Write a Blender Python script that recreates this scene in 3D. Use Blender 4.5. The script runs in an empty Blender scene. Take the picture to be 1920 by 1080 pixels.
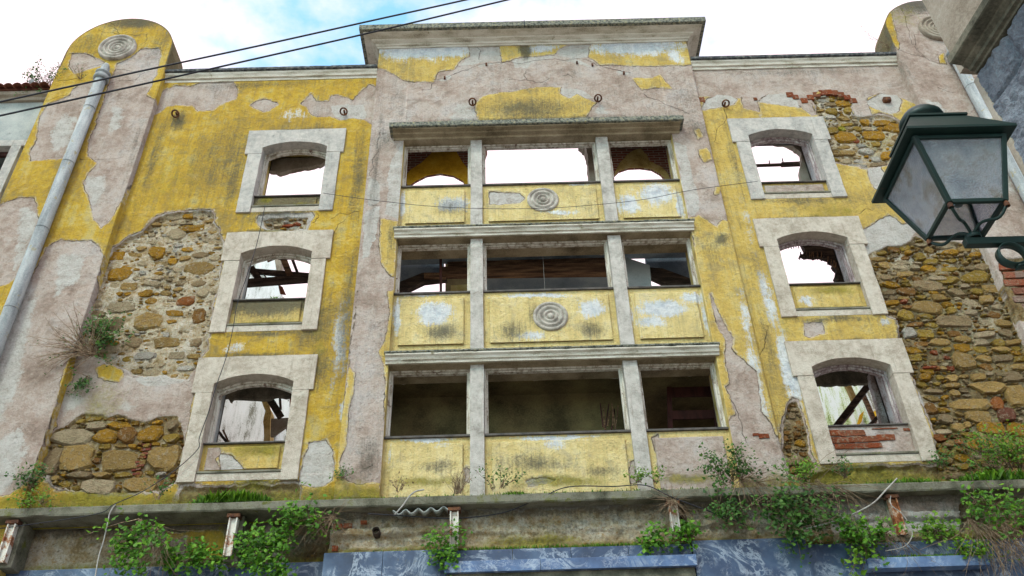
import bpy, bmesh, math, random
import numpy as np
from mathutils import Vector, Matrix
R = math.radians
rng = np.random.default_rng(7); random.seed(7)
sc = bpy.context.scene
COL = sc.collection

# ------------------------------------------------------------ camera, sky, sun, exposure
PITCH, ROLL, YAW, FPX = R(37.21978), R(-1.93268), R(.66225), 1650.
CAM = np.array([0., -11., 1.6])
_fw = np.array([math.sin(YAW)*math.cos(PITCH), math.cos(YAW)*math.cos(PITCH), math.sin(PITCH)])
_r0 = np.array([math.cos(YAW), -math.sin(YAW), 0.]); _u0 = np.cross(_r0, _fw)
_rt = math.cos(ROLL)*_r0 + math.sin(ROLL)*_u0
_up = -math.sin(ROLL)*_r0 + math.cos(ROLL)*_u0
cam = bpy.data.cameras.new('Camera'); cam_o = bpy.data.objects.new('Camera', cam); COL.objects.link(cam_o)
cam_o.matrix_world = Matrix((( _rt[0], _up[0], -_fw[0], CAM[0]), (_rt[1], _up[1], -_fw[1], CAM[1]), (_rt[2], _up[2], -_fw[2], CAM[2]), (0,0,0,1)))
cam.sensor_width = 36; cam.lens = FPX/1920*36; cam.clip_end = 3000; cam.clip_start = .05
sc.camera = cam_o
SUN_EL, SUN_AZ = R(50), R(-28)            # azimuth measured from the street side (-y), negative = from the left
wd = bpy.data.worlds.new('World'); sc.world = wd; wd.use_nodes = True
wt = wd.node_tree; wt.nodes.clear()
def wn(t, **k):
    n = wt.nodes.new(t)
    for a, b in k.items(): setattr(n, a, b)
    return n
sky = wn('ShaderNodeTexSky', sky_type='NISHITA', sun_disc=False, sun_elevation=SUN_EL, sun_rotation=math.pi - SUN_AZ)
sky.air_density = 1.0; sky.dust_density = 2.0; sky.ozone_density = 2.0
tc = wn('ShaderNodeTexCoord'); mp = wn('ShaderNodeMapping'); mp.inputs['Scale'].default_value = (1, 1, 1.8); mp.inputs['Location'].default_value = (1.2, 3.40, -.06)
nz = wn('ShaderNodeTexNoise'); nz.inputs['Scale'].default_value = 2.3; nz.inputs['Detail'].default_value = 9; nz.inputs['Roughness'].default_value = .55
cr = wn('ShaderNodeValToRGB'); cr.color_ramp.elements[0].position = .38; cr.color_ramp.elements[0].color = (.12,.12,.12,1); cr.color_ramp.elements[1].position = .50; cr.color_ramp.elements[1].color = (1,1,1,1)
mx = wn('ShaderNodeMix', data_type='RGBA'); mx.inputs[7].default_value = (12.4, 10.2, 10.8, 1)
tint = wn('ShaderNodeMix', data_type='RGBA', blend_type='MULTIPLY'); tint.inputs[0].default_value = 1; tint.inputs[7].default_value = (2.0, 4.4, 4.0, 1)
bg = wn('ShaderNodeBackground'); bg.inputs['Strength'].default_value = .1
wo = wn('ShaderNodeOutputWorld')
L = wt.links.new
L(tc.outputs['Generated'], mp.inputs['Vector']); L(mp.outputs[0], nz.inputs['Vector']); L(nz.outputs['Fac'], cr.inputs[0])
L(sky.outputs[0], tint.inputs[6]); L(cr.outputs[0], mx.inputs[0]); L(tint.outputs[2], mx.inputs[6]); L(mx.outputs[2], bg.inputs['Color']); L(bg.outputs[0], wo.inputs[0])
sun = bpy.data.lights.new('Sun', 'SUN'); sun.energy = 1.5; sun.angle = R(12); sun.color = (1, .92, .85)
sun_o = bpy.data.objects.new('Sun', sun); COL.objects.link(sun_o)
sdir = Vector((math.sin(SUN_AZ)*math.cos(SUN_EL), -math.cos(SUN_AZ)*math.cos(SUN_EL), math.sin(SUN_EL)))
sun_o.rotation_euler = sdir.to_track_quat('Z', 'Y').to_euler(); sun_o.location = (0, -20, 30)
vs = sc.view_settings; vs.view_transform = 'Standard'; vs.look = 'None'; vs.exposure = .36; vs.gamma = 1; vs.use_curve_mapping = False
sc.render.engine = 'CYCLES'; sc.cycles.max_bounces = 6; sc.cycles.diffuse_bounces = 3; sc.cycles.transmission_bounces = 6

# ------------------------------------------------------------ survey: photo measurement -> point on the plane y
def W(px, py, y=0.):
    d = _rt*(px-960)/FPX - _up*(py-540)/FPX + _fw
    t = (y-CAM[1])/d[1]
    return Vector(CAM + t*d)
def U(pts, y=0.):
    return np.array([[W(a, b, y)[0], W(a, b, y)[2]] for a, b in pts])

# ------------------------------------------------------------ numpy noise
def _hash(i, j, s):
    h = (i.astype(np.int64)*374761393 + j.astype(np.int64)*668265263 + s*974634777) & 0xffffffff
    h = ((h ^ (h >> 13))*1274126177) & 0xffffffff
    return ((h ^ (h >> 16)) & 0xffff)/65535.
def vnoise(x, z, s):
    i = np.floor(x); j = np.floor(z); u = x-i; v = z-j
    u = u*u*(3-2*u); v = v*v*(3-2*v)
    return (_hash(i, j, s)*(1-u) + _hash(i+1, j, s)*u)*(1-v) + (_hash(i, j+1, s)*(1-u) + _hash(i+1, j+1, s)*u)*v
def fbm(x, z, scale, octs=4, s=0):
    o = 0.; a = .5
    for k in range(octs):
        o = o + a*(vnoise(x*scale, z*scale, s+k*17)-.5); scale *= 2.03; a *= .5
    return o*2            # about -1..1
def sdf(X, Z, P, m=.35):
    out = np.full(X.shape, -m)
    lo = P.min(0)-m; hi = P.max(0)+m
    k = (X > lo[0]) & (X < hi[0]) & (Z > lo[1]) & (Z < hi[1])
    x = X[k]; z = Z[k]
    if x.size == 0: return out
    d = np.full(x.shape, 1e9); ins = np.zeros(x.shape, bool)
    n = len(P)
    for i in range(n):
        a = P[i]; b = P[(i+1) % n]; e = b-a
        wx = x-a[0]; wz = z-a[1]
        t = np.clip((wx*e[0]+wz*e[1])/max(e@e, 1e-9), 0, 1)
        d = np.minimum(d, (wx-t*e[0])**2+(wz-t*e[1])**2)
        c = (a[1] > z) != (b[1] > z)
        with np.errstate(all='ignore'):
            xi = (b[0]-a[0])*(z-a[1])/(b[1]-a[1]+1e-12)+a[0]
        ins ^= c & (x < xi)
    d = np.sqrt(d)
    out[k] = np.maximum(np.where(ins, d, -d), -m)
    return out
def smooth(v, a, b):
    t = np.clip((v-a)/(b-a), 0, 1); return t*t*(3-2*t)

# ------------------------------------------------------------ node helpers
class NT:
    def __init__(s, name):
        s.m = bpy.data.materials.new(name); s.m.use_nodes = True; s.t = s.m.node_tree
        s.b = s.t.nodes['Principled BSDF']; s.out = s.t.nodes['Material Output']
        s.co = s.n('ShaderNodeTexCoord').outputs['Object']
    def n(s, t, **k):
        n = s.t.nodes.new(t)
        for a, b in k.items(): setattr(n, a, b)
        return n
    def put(s, sock, v):
        if isinstance(v, bpy.types.NodeSocket): s.t.links.new(v, sock)
        else: sock.default_value = v
    def math(s, op, a, b=0., clamp=False):
        n = s.n('ShaderNodeMath', operation=op, use_clamp=clamp); s.put(n.inputs[0], a); s.put(n.inputs[1], b); return n.outputs[0]
    def mad(s, a, b, c):
        n = s.n('ShaderNodeMath', operation='MULTIPLY_ADD'); s.put(n.inputs[0], a); s.put(n.inputs[1], b); s.put(n.inputs[2], c); return n.outputs[0]
    def mix(s, f, a, b, mode='MIX'):
        n = s.n('ShaderNodeMix', data_type='RGBA', blend_type=mode); s.put(n.inputs[0], f)
        for i, v in ((6, a), (7, b)):
            if isinstance(v, tuple) and len(v) == 3: v = v+(1,)
            s.put(n.inputs[i], v)
        return n.outputs[2]
    def noise(s, scale, detail=5, rough=.55, vec=None, dist=0.):
        n = s.n('ShaderNodeTexNoise'); s.put(n.inputs['Vector'], vec if vec is not None else s.co)
        n.inputs['Scale'].default_value = scale; n.inputs['Detail'].default_value = detail; n.inputs['Roughness'].default_value = rough; n.inputs['Distortion'].default_value = dist
        return n.outputs['Fac']
    def scaled(s, v, vec=None):
        n = s.n('ShaderNodeMapping'); s.put(n.inputs['Vector'], vec if vec is not None else s.co); n.inputs['Scale'].default_value = v; return n.outputs[0]
    def ramp(s, f, stops):
        n = s.n('ShaderNodeValToRGB'); s.put(n.inputs[0], f); e = n.color_ramp.elements
        while len(e) < len(stops): e.new(.5)
        for el, (p, c) in zip(e, stops):
            el.position = p
            el.color = (c, c, c, 1) if not isinstance(c, tuple) else c+(1,)
        return n.outputs[0]
    def step(s, v, a, b):
        n = s.n('ShaderNodeMapRange', interpolation_type='SMOOTHSTEP'); s.put(n.inputs[0], v); n.inputs[1].default_value = a; n.inputs[2].default_value = b; return n.outputs[0]
    def attr(s, name, out='Fac'):
        return s.n('ShaderNodeAttribute', attribute_name=name).outputs[out]
    def bump(s, h, strength=.5, dist=.02):
        n = s.n('ShaderNodeBump'); s.put(n.inputs['Height'], h); n.inputs['Strength'].default_value = strength; n.inputs['Distance'].default_value = dist
        s.t.links.new(n.outputs[0], s.b.inputs['Normal'])
    def fin(s, col, rough=.9, spec=.2, **k):
        s.put(s.b.inputs['Base Color'], col if isinstance(col, bpy.types.NodeSocket) else col+(1,))
        s.put(s.b.inputs['Roughness'], rough); s.b.inputs['Specular IOR Level'].default_value = spec
        for a, v in k.items(): s.put(s.b.inputs[a], v)
        return s.m

def plaster_material():
    t = NT('weathered_plaster')
    coat, stone, light, white, grime, moss, pale, crack = [t.attr(a) for a in ('coat', 'stone', 'light', 'white', 'grime', 'moss', 'pale', 'crack')]
    con = lambda v, k: t.mad(v, k, .5-.5*k)
    n0 = con(t.noise(.55, 4), 2.4); n1 = con(t.noise(1.7, 7, .66), 2.3); n2 = con(t.noise(6, 9, .74), 2.5); n3 = con(t.noise(34, 6, .72), 2.2); n4 = con(t.noise(150, 3, .6), 1.6)
    nm = con(t.noise(15, 9, .76), 2.8); nf = con(t.noise(60, 5, .75), 2.2); nk = con(t.noise(3.1, 9, .72, None, .6), 2.8)
    st = con(t.noise(1, 8, .70, t.scaled((8, 8, .55))), 2.3); st2 = con(t.noise(1, 8, .74, t.scaled((30, 30, 1.5))), 2.3)
    inv = lambda q: t.math('SUBTRACT', 1., q)
    mul = lambda a, b: t.math('MULTIPLY', a, b)
    v = t.mad(n1, .34, t.mad(n0, .22, t.mad(st, .22, mul(n2, .22))))
    yel = t.ramp(v, [(.10, (.16, .125, .055)), (.30, (.31, .225, .07)), (.43, (.48, .305, .042)), (.54, (.57, .37, .042)), (.66, (.58, .44, .13)), (.80, (.46, .38, .19)), (.95, (.24, .20, .10))])
    yp = t.ramp(v, [(.10, (.30, .24, .115)), (.30, (.54, .43, .195)), (.45, (.70, .555, .235)), (.58, (.77, .64, .32)), (.74, (.68, .59, .36)), (.92, (.42, .34, .18))])
    yel = t.mix(pale, yel, yp)
    yel = t.mix(mul(t.step(nk, .50, 1.0), .55), yel, t.mix(pale, (.25, .205, .105), (.40, .355, .24)))
    yel = t.mix(mul(t.step(inv(nk), .55, 1.0), .34), yel, (.63, .52, .25))
    yel = t.mix(mul(t.step(nm, .58, 1.1), .60), yel, (.19, .15, .065))
    yel = t.mix(mul(t.step(inv(nm), .62, 1.1), .38), yel, (.66, .55, .26))
    yel = t.mix(mul(t.step(st2, .56, 1.0), .45), yel, (.20, .17, .095))
    yel = t.mix(mul(t.step(nf, .60, 1.1), .45), yel, (.13, .105, .05))
    wv = t.mad(n2, .55, t.mad(st2, .55, t.mad(n3, .45, t.math('SUBTRACT', white, .78))))
    wm = t.step(wv, .22, .62)
    yel = t.mix(wm, yel, t.ramp(n2, [(.2, (.46, .50, .54)), (.7, (.72, .73, .72))]))
    rv = t.mad(n1, .36, t.mad(n0, .26, t.mad(n2, .24, mul(st, .14))))
    ren = t.ramp(rv, [(.10, (.21, .15, .115)), (.30, (.33, .245, .195)), (.43, (.44, .345, .285)), (.55, (.52, .435, .375)), (.68, (.53, .475, .44)), (.90, (.31, .27, .24))])
    ren = t.mix(mul(t.step(nk, .48, 1.0), .58), ren, (.21, .155, .12))
    ren = t.mix(mul(t.step(inv(nk), .55, 1.0), .55), ren, (.55, .49, .445))
    ren = t.mix(mul(t.step(nm, .55, 1.1), .55), ren, (.18, .13, .10))
    ren = t.mix(mul(t.step(inv(nm), .58, 1.1), .55), ren, (.60, .53, .47))
    ren = t.mix(mul(t.step(nf, .55, 1.1), .5), ren, (.17, .13, .10))
    ren = t.mix(mul(t.step(st, .60, 1.0), .35), ren, (.24, .19, .16))
    lt = t.ramp(t.mad(n2, .6, t.math('MULTIPLY', n3, .4)), [(.15, (.30, .27, .23)), (.42, (.48, .45, .405)), (.65, (.58, .56, .52)), (.9, (.66, .64, .60))])
    lm = t.math('MULTIPLY', t.step(t.mad(n2, .45, t.mad(n3, .2, t.math('SUBTRACT', light, .32))), .32, .62), .9)
    ren = t.mix(lm, ren, lt)
    cm = t.step(t.mad(n3, .010, t.math('SUBTRACT', coat, .005)), -.002, .002)
    col = t.mix(cm, ren, yel)
    rim = mul(mul(t.step(coat, .0, .004), inv(t.step(coat, .008, .035))), t.step(nm, .30, .75))
    col = t.mix(mul(rim, .75), col, (.60, .54, .43))
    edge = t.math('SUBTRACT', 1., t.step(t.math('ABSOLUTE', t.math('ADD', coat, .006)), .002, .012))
    col = t.mix(t.math('MULTIPLY', edge, t.step(n2, .25, .7)), col, (.12, .09, .06))  # dark line along coat edges: step shadow painted in, together with crack dirt
    mor = t.ramp(t.mad(n2, .65, t.math('MULTIPLY', n1, .35)), [(.12, (.13, .085, .035)), (.33, (.31, .225, .115)), (.5, (.47, .39, .27)), (.68, (.56, .50, .40)), (.9, (.62, .58, .50))])
    morb = t.ramp(t.mad(n2, .65, t.math('MULTIPLY', n1, .35)), [(.14, (.06, .04, .018)), (.36, (.17, .115, .05)), (.52, (.28, .205, .10)), (.68, (.38, .31, .20)), (.9, (.46, .41, .32))])
    mor = t.mix(t.math('MULTIPLY', light, 1.33, True), morb, mor)
    mor = t.mix(t.math('MULTIPLY', t.step(n3, .5, .9), .6), mor, (.22, .145, .07))
    mor = t.mix(t.math('MULTIPLY', t.step(t.noise(26, 4, .6), .58, .68), .7), mor, (.36, .20, .045))
    col = t.mix(t.step(stone, -.004, .004), col, mor)
    ck = t.math('SUBTRACT', 1., t.step(t.math('ABSOLUTE', t.mad(n3, .006, t.math('SUBTRACT', crack, .003))), .001, .0065))
    col = t.mix(t.math('MULTIPLY', ck, .7), col, (.035, .028, .022))
    gv = t.mad(n3, .5, t.mad(n2, .35, t.mad(st2, .35, t.mad(n4, .15, t.math('SUBTRACT', grime, .62)))))
    col = t.mix(t.math('MULTIPLY', t.step(gv, .12, .85), .85), col, t.ramp(n4, [(.2, (.05, .05, .04)), (.8, (.13, .125, .095))]))
    mm = t.math('MULTIPLY', t.step(t.mad(n3, .35, t.mad(n2, .5, t.math('SUBTRACT', moss, .42))), .15, .8), .8)
    col = t.mix(mm, col, t.ramp(t.mad(n2, .5, t.math('MULTIPLY', n3, .5)), [(.15, (.045, .05, .012)), (.4, (.14, .135, .018)), (.6, (.25, .215, .022)), (.85, (.38, .30, .035))]))
    t.bump(t.mad(n2, .6, t.mad(nm, .5, t.mad(n3, .35, t.math('MULTIPLY', ck, -1.)))), 1., .030)
    return t.fin(col, .92, .15)

def simple(name, stops, scale=6, detail=7, rough=.85, spec=.2, fine=60, bstr=.4, bdist=.008, vscale=None, spots=None, metallic=0.):
    t = NT(name)
    vec = t.scaled(vscale) if vscale else None
    n = t.noise(scale, detail, .6, vec); f = t.noise(fine, 4, .6)
    c = t.ramp(t.mad(t.mad(n, .72, t.math('MULTIPLY', f, .28)), 1.7, -.35), stops)
    if spots: c = t.mix(t.step(t.noise(spots[0], 6, .65), spots[1], spots[1]+.08), c, spots[2])
    t.bump(t.mad(n, .5, t.math('MULTIPLY', f, .6)), bstr, bdist)
    return t.fin(c, rough, spec, Metallic=metallic)

def tinted(name, attr=None, rough=.9):
    t = NT(name)
    if attr: base = t.attr(attr, 'Color')
    else: base = t.n('ShaderNodeObjectInfo').outputs['Color']
    vec = t.n('ShaderNodeNewGeometry').outputs['Position']
    con = lambda v, k: t.mad(v, k, .5-.5*k)
    n = con(t.noise(6, 9, .74, vec), 2.5); f = con(t.noise(48, 5, .7, vec), 2.2); g = con(t.noise(17, 8, .74, vec), 2.5)
    c = t.mix(t.math('MULTIPLY', t.step(n, .35, .9), .6), base, t.mix(.55, base, (.17, .115, .05)))
    c = t.mix(t.math('MULTIPLY', t.step(g, .52, .85), .6), c, (.52, .44, .31))
    c = t.mix(t.math('MULTIPLY', t.step(f, .55, .95), .6), c, (.10, .07, .035))
    t.bump(t.mad(n, .6, t.mad(g, .6, t.math('MULTIPLY', f, .45))), 1., .07)
    return t.fin(c, rough, .15)

def marble_material(name='blue_grey_marble', k=1.):
    t = NT(name)
    w = t.noise(2.2, 8, .65, None, 1.6); w2 = t.noise(5, 9, .7, t.scaled((1, 1, 1.9)), 2.4)
    vein = t.math('SUBTRACT', 1., t.step(t.math('ABSOLUTE', t.math('SUBTRACT', w, .5)), .004, .045))
    vein2 = t.math('SUBTRACT', 1., t.step(t.math('ABSOLUTE', t.math('SUBTRACT', w2, .52)), .002, .03))
    c = t.ramp(t.noise(1.6, 6, .6), [(.3, (.015*k, .027*k, .060*k)), (.5, (.038*k, .066*k, .128*k)), (.7, (.09*k, .14*k, .225*k))])
    c = t.mix(t.math('MULTIPLY', vein, t.math('MULTIPLY', t.step(t.noise(3, 4), .42, .62), .6)), c, (.40, .46, .54))
    c = t.mix(t.math('MULTIPLY', vein2, t.math('MULTIPLY', t.step(t.noise(4, 4), .5, .65), .5)), c, (.5, .54, .6))
    c = t.mix(t.math('MULTIPLY', t.step(t.noise(14, 6, .7), .58, .72), .4), c, (.10, .09, .06))
    t.bump(t.noise(30, 6, .6), .12, .01)
    return t.fin(c, .42, .4)

def leaf_material(name, a, b, c):
    t = NT(name)
    col = t.ramp(t.attr('tint'), [(.0, a), (.5, b), (1., c)])
    m = t.fin(col, .55, .3)
    tr = t.n('ShaderNodeBsdfTranslucent'); t.put(tr.inputs[0], col)
    ms = t.n('ShaderNodeMixShader'); ms.inputs[0].default_value = .3
    t.t.links.new(t.b.outputs[0], ms.inputs[1]); t.t.links.new(tr.outputs[0], ms.inputs[2]); t.t.links.new(ms.outputs[0], t.out.inputs[0])
    return m

def brick_material():
    t = NT('old_brickwork')
    b = t.n('ShaderNodeTexBrick'); mpn = t.n('ShaderNodeMapping'); mpn.inputs['Rotation'].default_value = (R(-90), 0, 0); t.put(mpn.inputs[0], t.co); t.put(b.inputs['Vector'], mpn.outputs[0])
    b.inputs['Scale'].default_value = 1; b.inputs['Brick Width'].default_value = .2; b.inputs['Row Height'].default_value = .065; b.inputs['Mortar Size'].default_value = .010; b.inputs['Mortar Smooth'].default_value = .3
    b.inputs['Color1'].default_value = (.27, .085, .05, 1); b.inputs['Color2'].default_value = (.20, .075, .05, 1); b.inputs['Mortar'].default_value = (.38, .31, .25, 1)
    c = t.mix(t.math('MULTIPLY', t.step(t.noise(6, 7), .5, .7), .6), b.outputs[0], (.20, .14, .10))
    t.bump(t.mad(b.outputs['Fac'], -1., t.noise(40, 5)), .7, .012)
    return t.fin(c, .92, .1)

M = {}
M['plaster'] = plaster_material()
def surround(name, stops, stain):
    t = NT(name); con = lambda v, k: t.mad(v, k, .5-.5*k); mul = lambda a, b: t.math('MULTIPLY', a, b)
    a = con(t.noise(2.2, 8, .7), 2.2); b = con(t.noise(13, 8, .75), 2.4); f = con(t.noise(75, 4, .6), 1.8); d = con(t.noise(1, 8, .72, t.scaled((16, 16, 1.1))), 2.4); k = con(t.noise(4.5, 9, .75, None, .8), 2.8)
    c = t.ramp(t.mad(a, .55, mul(b, .45)), stops)
    c = t.mix(mul(t.step(k, .60, 1.1), .65), c, stain)
    c = t.mix(mul(t.step(d, .58, 1.05), .55), c, (.23, .20, .15))
    c = t.mix(mul(t.step(f, .62, 1.05), .5), c, (.17, .145, .11))
    t.bump(t.mad(b, .4, mul(f, .7)), 1., .016)
    return t.fin(c, .92, .12)
M['lime'] = surround('limestone_surround', [(.10, (.27, .225, .17)), (.38, (.44, .38, .305)), (.58, (.56, .50, .415)), (.85, (.63, .58, .50))], (.24, .21, .145))
M['lime_grey'] = surround('grey_limestone_surround', [(.10, (.22, .215, .20)), (.38, (.40, .385, .355)), (.58, (.53, .50, .455)), (.85, (.62, .585, .53))], (.16, .165, .16))
M['medallion'] = simple('weathered_medallion_stone', [(.2, (.13, .12, .10)), (.45, (.33, .30, .255)), (.7, (.52, .48, .42))], 6, 8, .9, .15, 60, .9, .012)
M['granite'] = surround('stippled_granite', [(.10, (.23, .215, .19)), (.38, (.40, .375, .335)), (.58, (.53, .50, .455)), (.85, (.62, .59, .54))], (.20, .185, .15))
M['cornice'] = simple('weathered_cornice_stone', [(.15, (.17, .15, .11)), (.38, (.42, .38, .30)), (.56, (.58, .54, .46)), (.8, (.66, .63, .56))], 1, 9, .9, .15, 50, .6, .01, vscale=(2.5, 5, 16), spots=(5, .63, (.25, .22, .14)))
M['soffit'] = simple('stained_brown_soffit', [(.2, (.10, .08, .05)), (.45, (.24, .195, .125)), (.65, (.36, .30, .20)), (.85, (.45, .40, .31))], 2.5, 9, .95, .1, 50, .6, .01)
M['lichen'] = simple('lichen_covered_stone', [(.32, (.05, .055, .045)), (.45, (.13, .135, .11)), (.56, (.22, .22, .19)), (.72, (.30, .27, .13))], 22, 8, .95, .1, 90, .9, .014)
M['dark_crust'] = simple('black_crusted_stone', [(.3, (.03, .034, .04)), (.5, (.07, .075, .08)), (.7, (.2, .2, .18))], 14, 8, .95, .1, 90, .8, .012)
M['concrete'] = simple('mossy_concrete', [(.2, (.05, .05, .035)), (.42, (.13, .125, .09)), (.6, (.21, .20, .155)), (.78, (.13, .135, .045))], 3.5, 9, .95, .1, 60, .7, .014, spots=(4, .60, (.11, .115, .03)))
M['wood'] = simple('peeling_white_wood', [(.3, (.22, .17, .12)), (.45, (.45, .41, .34)), (.6, (.60, .57, .50))], 1, 9, .85, .2, 60, .7, .008, vscale=(14, 14, 3), spots=(9, .60, (.17, .11, .085)))
M['wood_violet'] = simple('bare_window_wood', [(.3, (.15, .10, .10)), (.5, (.33, .27, .27)), (.7, (.52, .49, .46))], 1, 9, .85, .2, 60, .7, .008, vscale=(20, 20, 2.5))
M['timber'] = simple('charred_timber', [(.3, (.018, .014, .012)), (.5, (.045, .033, .026)), (.7, (.10, .07, .05))], 1, 8, .9, .15, 60, .8, .01, vscale=(3, 18, 18))
M['timber_brown'] = simple('old_brown_timber', [(.3, (.06, .035, .022)), (.5, (.15, .085, .05)), (.7, (.28, .17, .09))], 1, 8, .9, .15, 60, .8, .01, vscale=(2, 18, 18))
M['lead'] = simple('dark_sill_strip', [(.3, (.035, .032, .03)), (.6, (.09, .08, .07))], 8, 6, .7, .3)
M['asbestos'] = simple('grey_cement_pipe', [(.15, (.12, .135, .14)), (.4, (.24, .26, .265)), (.6, (.34, .36, .36)), (.85, (.46, .47, .46))], 1, 9, .9, .15, 40, .7, .01, vscale=(9, 9, 1.4), spots=(6, .58, (.28, .25, .16)))
M['rust'] = simple('rusty_iron', [(.3, (.035, .018, .014)), (.5, (.09, .04, .025)), (.7, (.19, .08, .035))], 14, 8, .9, .2)
M['flaking'] = simple('flaking_painted_steel', [(.34, (.24, .085, .035)), (.43, (.40, .27, .19)), (.48, (.55, .52, .46)), (.8, (.66, .63, .57))], 7, 9, .8, .2, 60, .6, .006)
M['rusty_flake'] = simple('heavily_rusted_steel', [(.3, (.13, .045, .02)), (.5, (.32, .12, .045)), (.62, (.50, .40, .30))], 9, 9, .9, .2, 60, .8, .008)
M['rubble'] = tinted('rubble_stone'); M['rubble_joined'] = tinted('rubble_infill', 'col')
M['brickwork'] = brick_material()
M['grey_wall'] = simple('grey_neighbour_render', [(.3, (.22, .24, .235)), (.5, (.33, .35, .335)), (.7, (.43, .44, .41))], 1.5, 8, .95, .1, 60, .5, .01, spots=(2.4, .62, (.20, .21, .20)))
M['slate_wall'] = simple('slate_grey_rough_render', [(.3, (.10, .115, .14)), (.5, (.155, .175, .205)), (.7, (.21, .235, .265))], 5, 7, .9, .2, 40, 1., .03)
M['brown_render'] = simple('brown_grey_render', [(.3, (.19, .155, .115)), (.5, (.30, .255, .20)), (.7, (.38, .34, .28))], 2.4, 9, .95, .1, 50, .6, .012)
M['eave'] = simple('dark_mossy_eave', [(.3, (.05, .05, .038)), (.5, (.105, .10, .075)), (.7, (.19, .175, .13))], 4, 8, .95, .1, 50, .6, .01)
M['tile'] = simple('red_roof_tile', [(.3, (.13, .05, .035)), (.5, (.26, .10, .065)), (.7, (.33, .17, .11))], 9, 7, .9, .1)
M['marble'] = marble_material(); M['marble_light'] = marble_material('pale_blue_marble', 2.1)
M['white_peel'] = simple('peeling_whitewash', [(.32, (.22, .21, .17)), (.42, (.62, .63, .61)), (.6, (.78, .79, .78)), (.8, (.70, .74, .76))], 1, 9, .95, .1, 40, .5, .01, vscale=(7, 7, 1.4), spots=(6, .62, (.20, .185, .15)))
M['green_white'] = simple('green_stained_whitewash', [(.32, (.14, .20, .035)), (.43, (.50, .56, .33)), (.52, (.66, .70, .66)), (.62, (.72, .74, .74)), (.75, (.30, .36, .08))], 1, 9, .95, .1, 40, .5, .01, vscale=(7, 7, .9), spots=(8, .63, (.30, .29, .26)))
M['olive_room'] = simple('damp_olive_plaster', [(.3, (.055, .045, .022)), (.5, (.125, .10, .048)), (.7, (.19, .155, .07))], 1.6, 8, .95, .1, 40, .4, .01)
M['blue_room'] = simple('blue_grey_plaster', [(.3, (.12, .16, .20)), (.5, (.20, .25, .30)), (.7, (.30, .36, .40))], 1.6, 8, .95, .1, 40, .4, .01)
M['pale_board'] = simple('pale_blue_board', [(.3, (.26, .32, .33)), (.6, (.40, .46, .47))], 2, 8, .9, .1, 40, .3, .006)
M['violet_reveal'] = simple('stained_reveal_plaster', [(.3, (.13, .105, .10)), (.48, (.24, .20, .185)), (.6, (.46, .45, .45)), (.75, (.38, .37, .40))], 2.2, 8, .95, .1, 40, .5, .01)
M['yellow_reveal'] = simple('yellow_reveal_plaster', [(.3, (.30, .22, .07)), (.5, (.50, .39, .15)), (.7, (.58, .50, .27))], 3, 8, .95, .1, 40, .5, .01)
M['ochre_arch'] = simple('orange_ochre_plaster', [(.3, (.36, .19, .012)), (.5, (.55, .31, .02)), (.7, (.62, .39, .05))], 3, 8, .95, .1, 50, .4, .008)
M['olive_arch'] = simple('dirty_ochre_plaster', [(.3, (.22, .15, .05)), (.5, (.40, .29, .10)), (.7, (.48, .38, .18))], 4, 8, .95, .1, 50, .5, .008)
M['dark_red_wood'] = simple('dark_red_wood', [(.3, (.028, .011, .010)), (.6, (.07, .025, .02))], 1, 7, .8, .2, 60, .5, .006, vscale=(14, 14, 3))
M['cable'] = simple('black_cable', [(.3, (.012, .012, .018)), (.7, (.03, .03, .04))], 20, 3, .6, .3)
M['grey_cable'] = simple('grey_cable', [(.3, (.26, .25, .23)), (.7, (.42, .40, .37))], 20, 3, .7, .3)
M['twig'] = simple('dry_twig', [(.3, (.12, .08, .05)), (.5, (.24, .17, .11)), (.7, (.36, .27, .18))], 20, 4, .95, .1)
M['leaf'] = leaf_material('green_leaf', (.03, .085, .010), (.07, .20, .014), (.17, .36, .02))
M['leaf_dark'] = leaf_material('dark_leaf', (.018, .055, .012), (.045, .125, .02), (.10, .22, .03))
M['grass'] = leaf_material('fresh_grass', (.035, .085, .006), (.09, .21, .010), (.19, .34, .02))
M['dry_leaf'] = leaf_material('dry_leaf', (.10, .065, .03), (.19, .13, .06), (.30, .22, .10))
t_ = NT('dark_green_paint'); n_ = t_.noise(9, 7, .6)
M['green_paint'] = t_.fin(t_.mix(t_.step(t_.noise(30, 6, .7), .64, .72), t_.ramp(n_, [(.3, (.006, .020, .017)), (.6, (.008, .026, .022)), (.8, (.016, .036, .03))]), (.07, .032, .018)), .45, .3); t_.bump(t_.noise(60, 4), .15, .004)
t_ = NT('patterned_glass')
t_.bump(t_.noise(95, 3, .5), .8, .006)
M['glass'] = t_.fin(t_.ramp(t_.noise(7, 6, .6), [(.3, (.42, .46, .54)), (.55, (.72, .75, .80)), (.70, (.52, .46, .38))]), .22, .8, **{'Transmission Weight': .78, 'IOR': 1.3})
t_ = NT('asphalt'); M['asphalt'] = t_.fin(t_.ramp(t_.noise(30, 8), [(.3, (.035, .035, .036)), (.7, (.075, .073, .07))]), .9, .2)
M['cobble'] = simple('limestone_paving', [(.3, (.20, .19, .17)), (.7, (.34, .32, .29))], 8, 7, .9)

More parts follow.
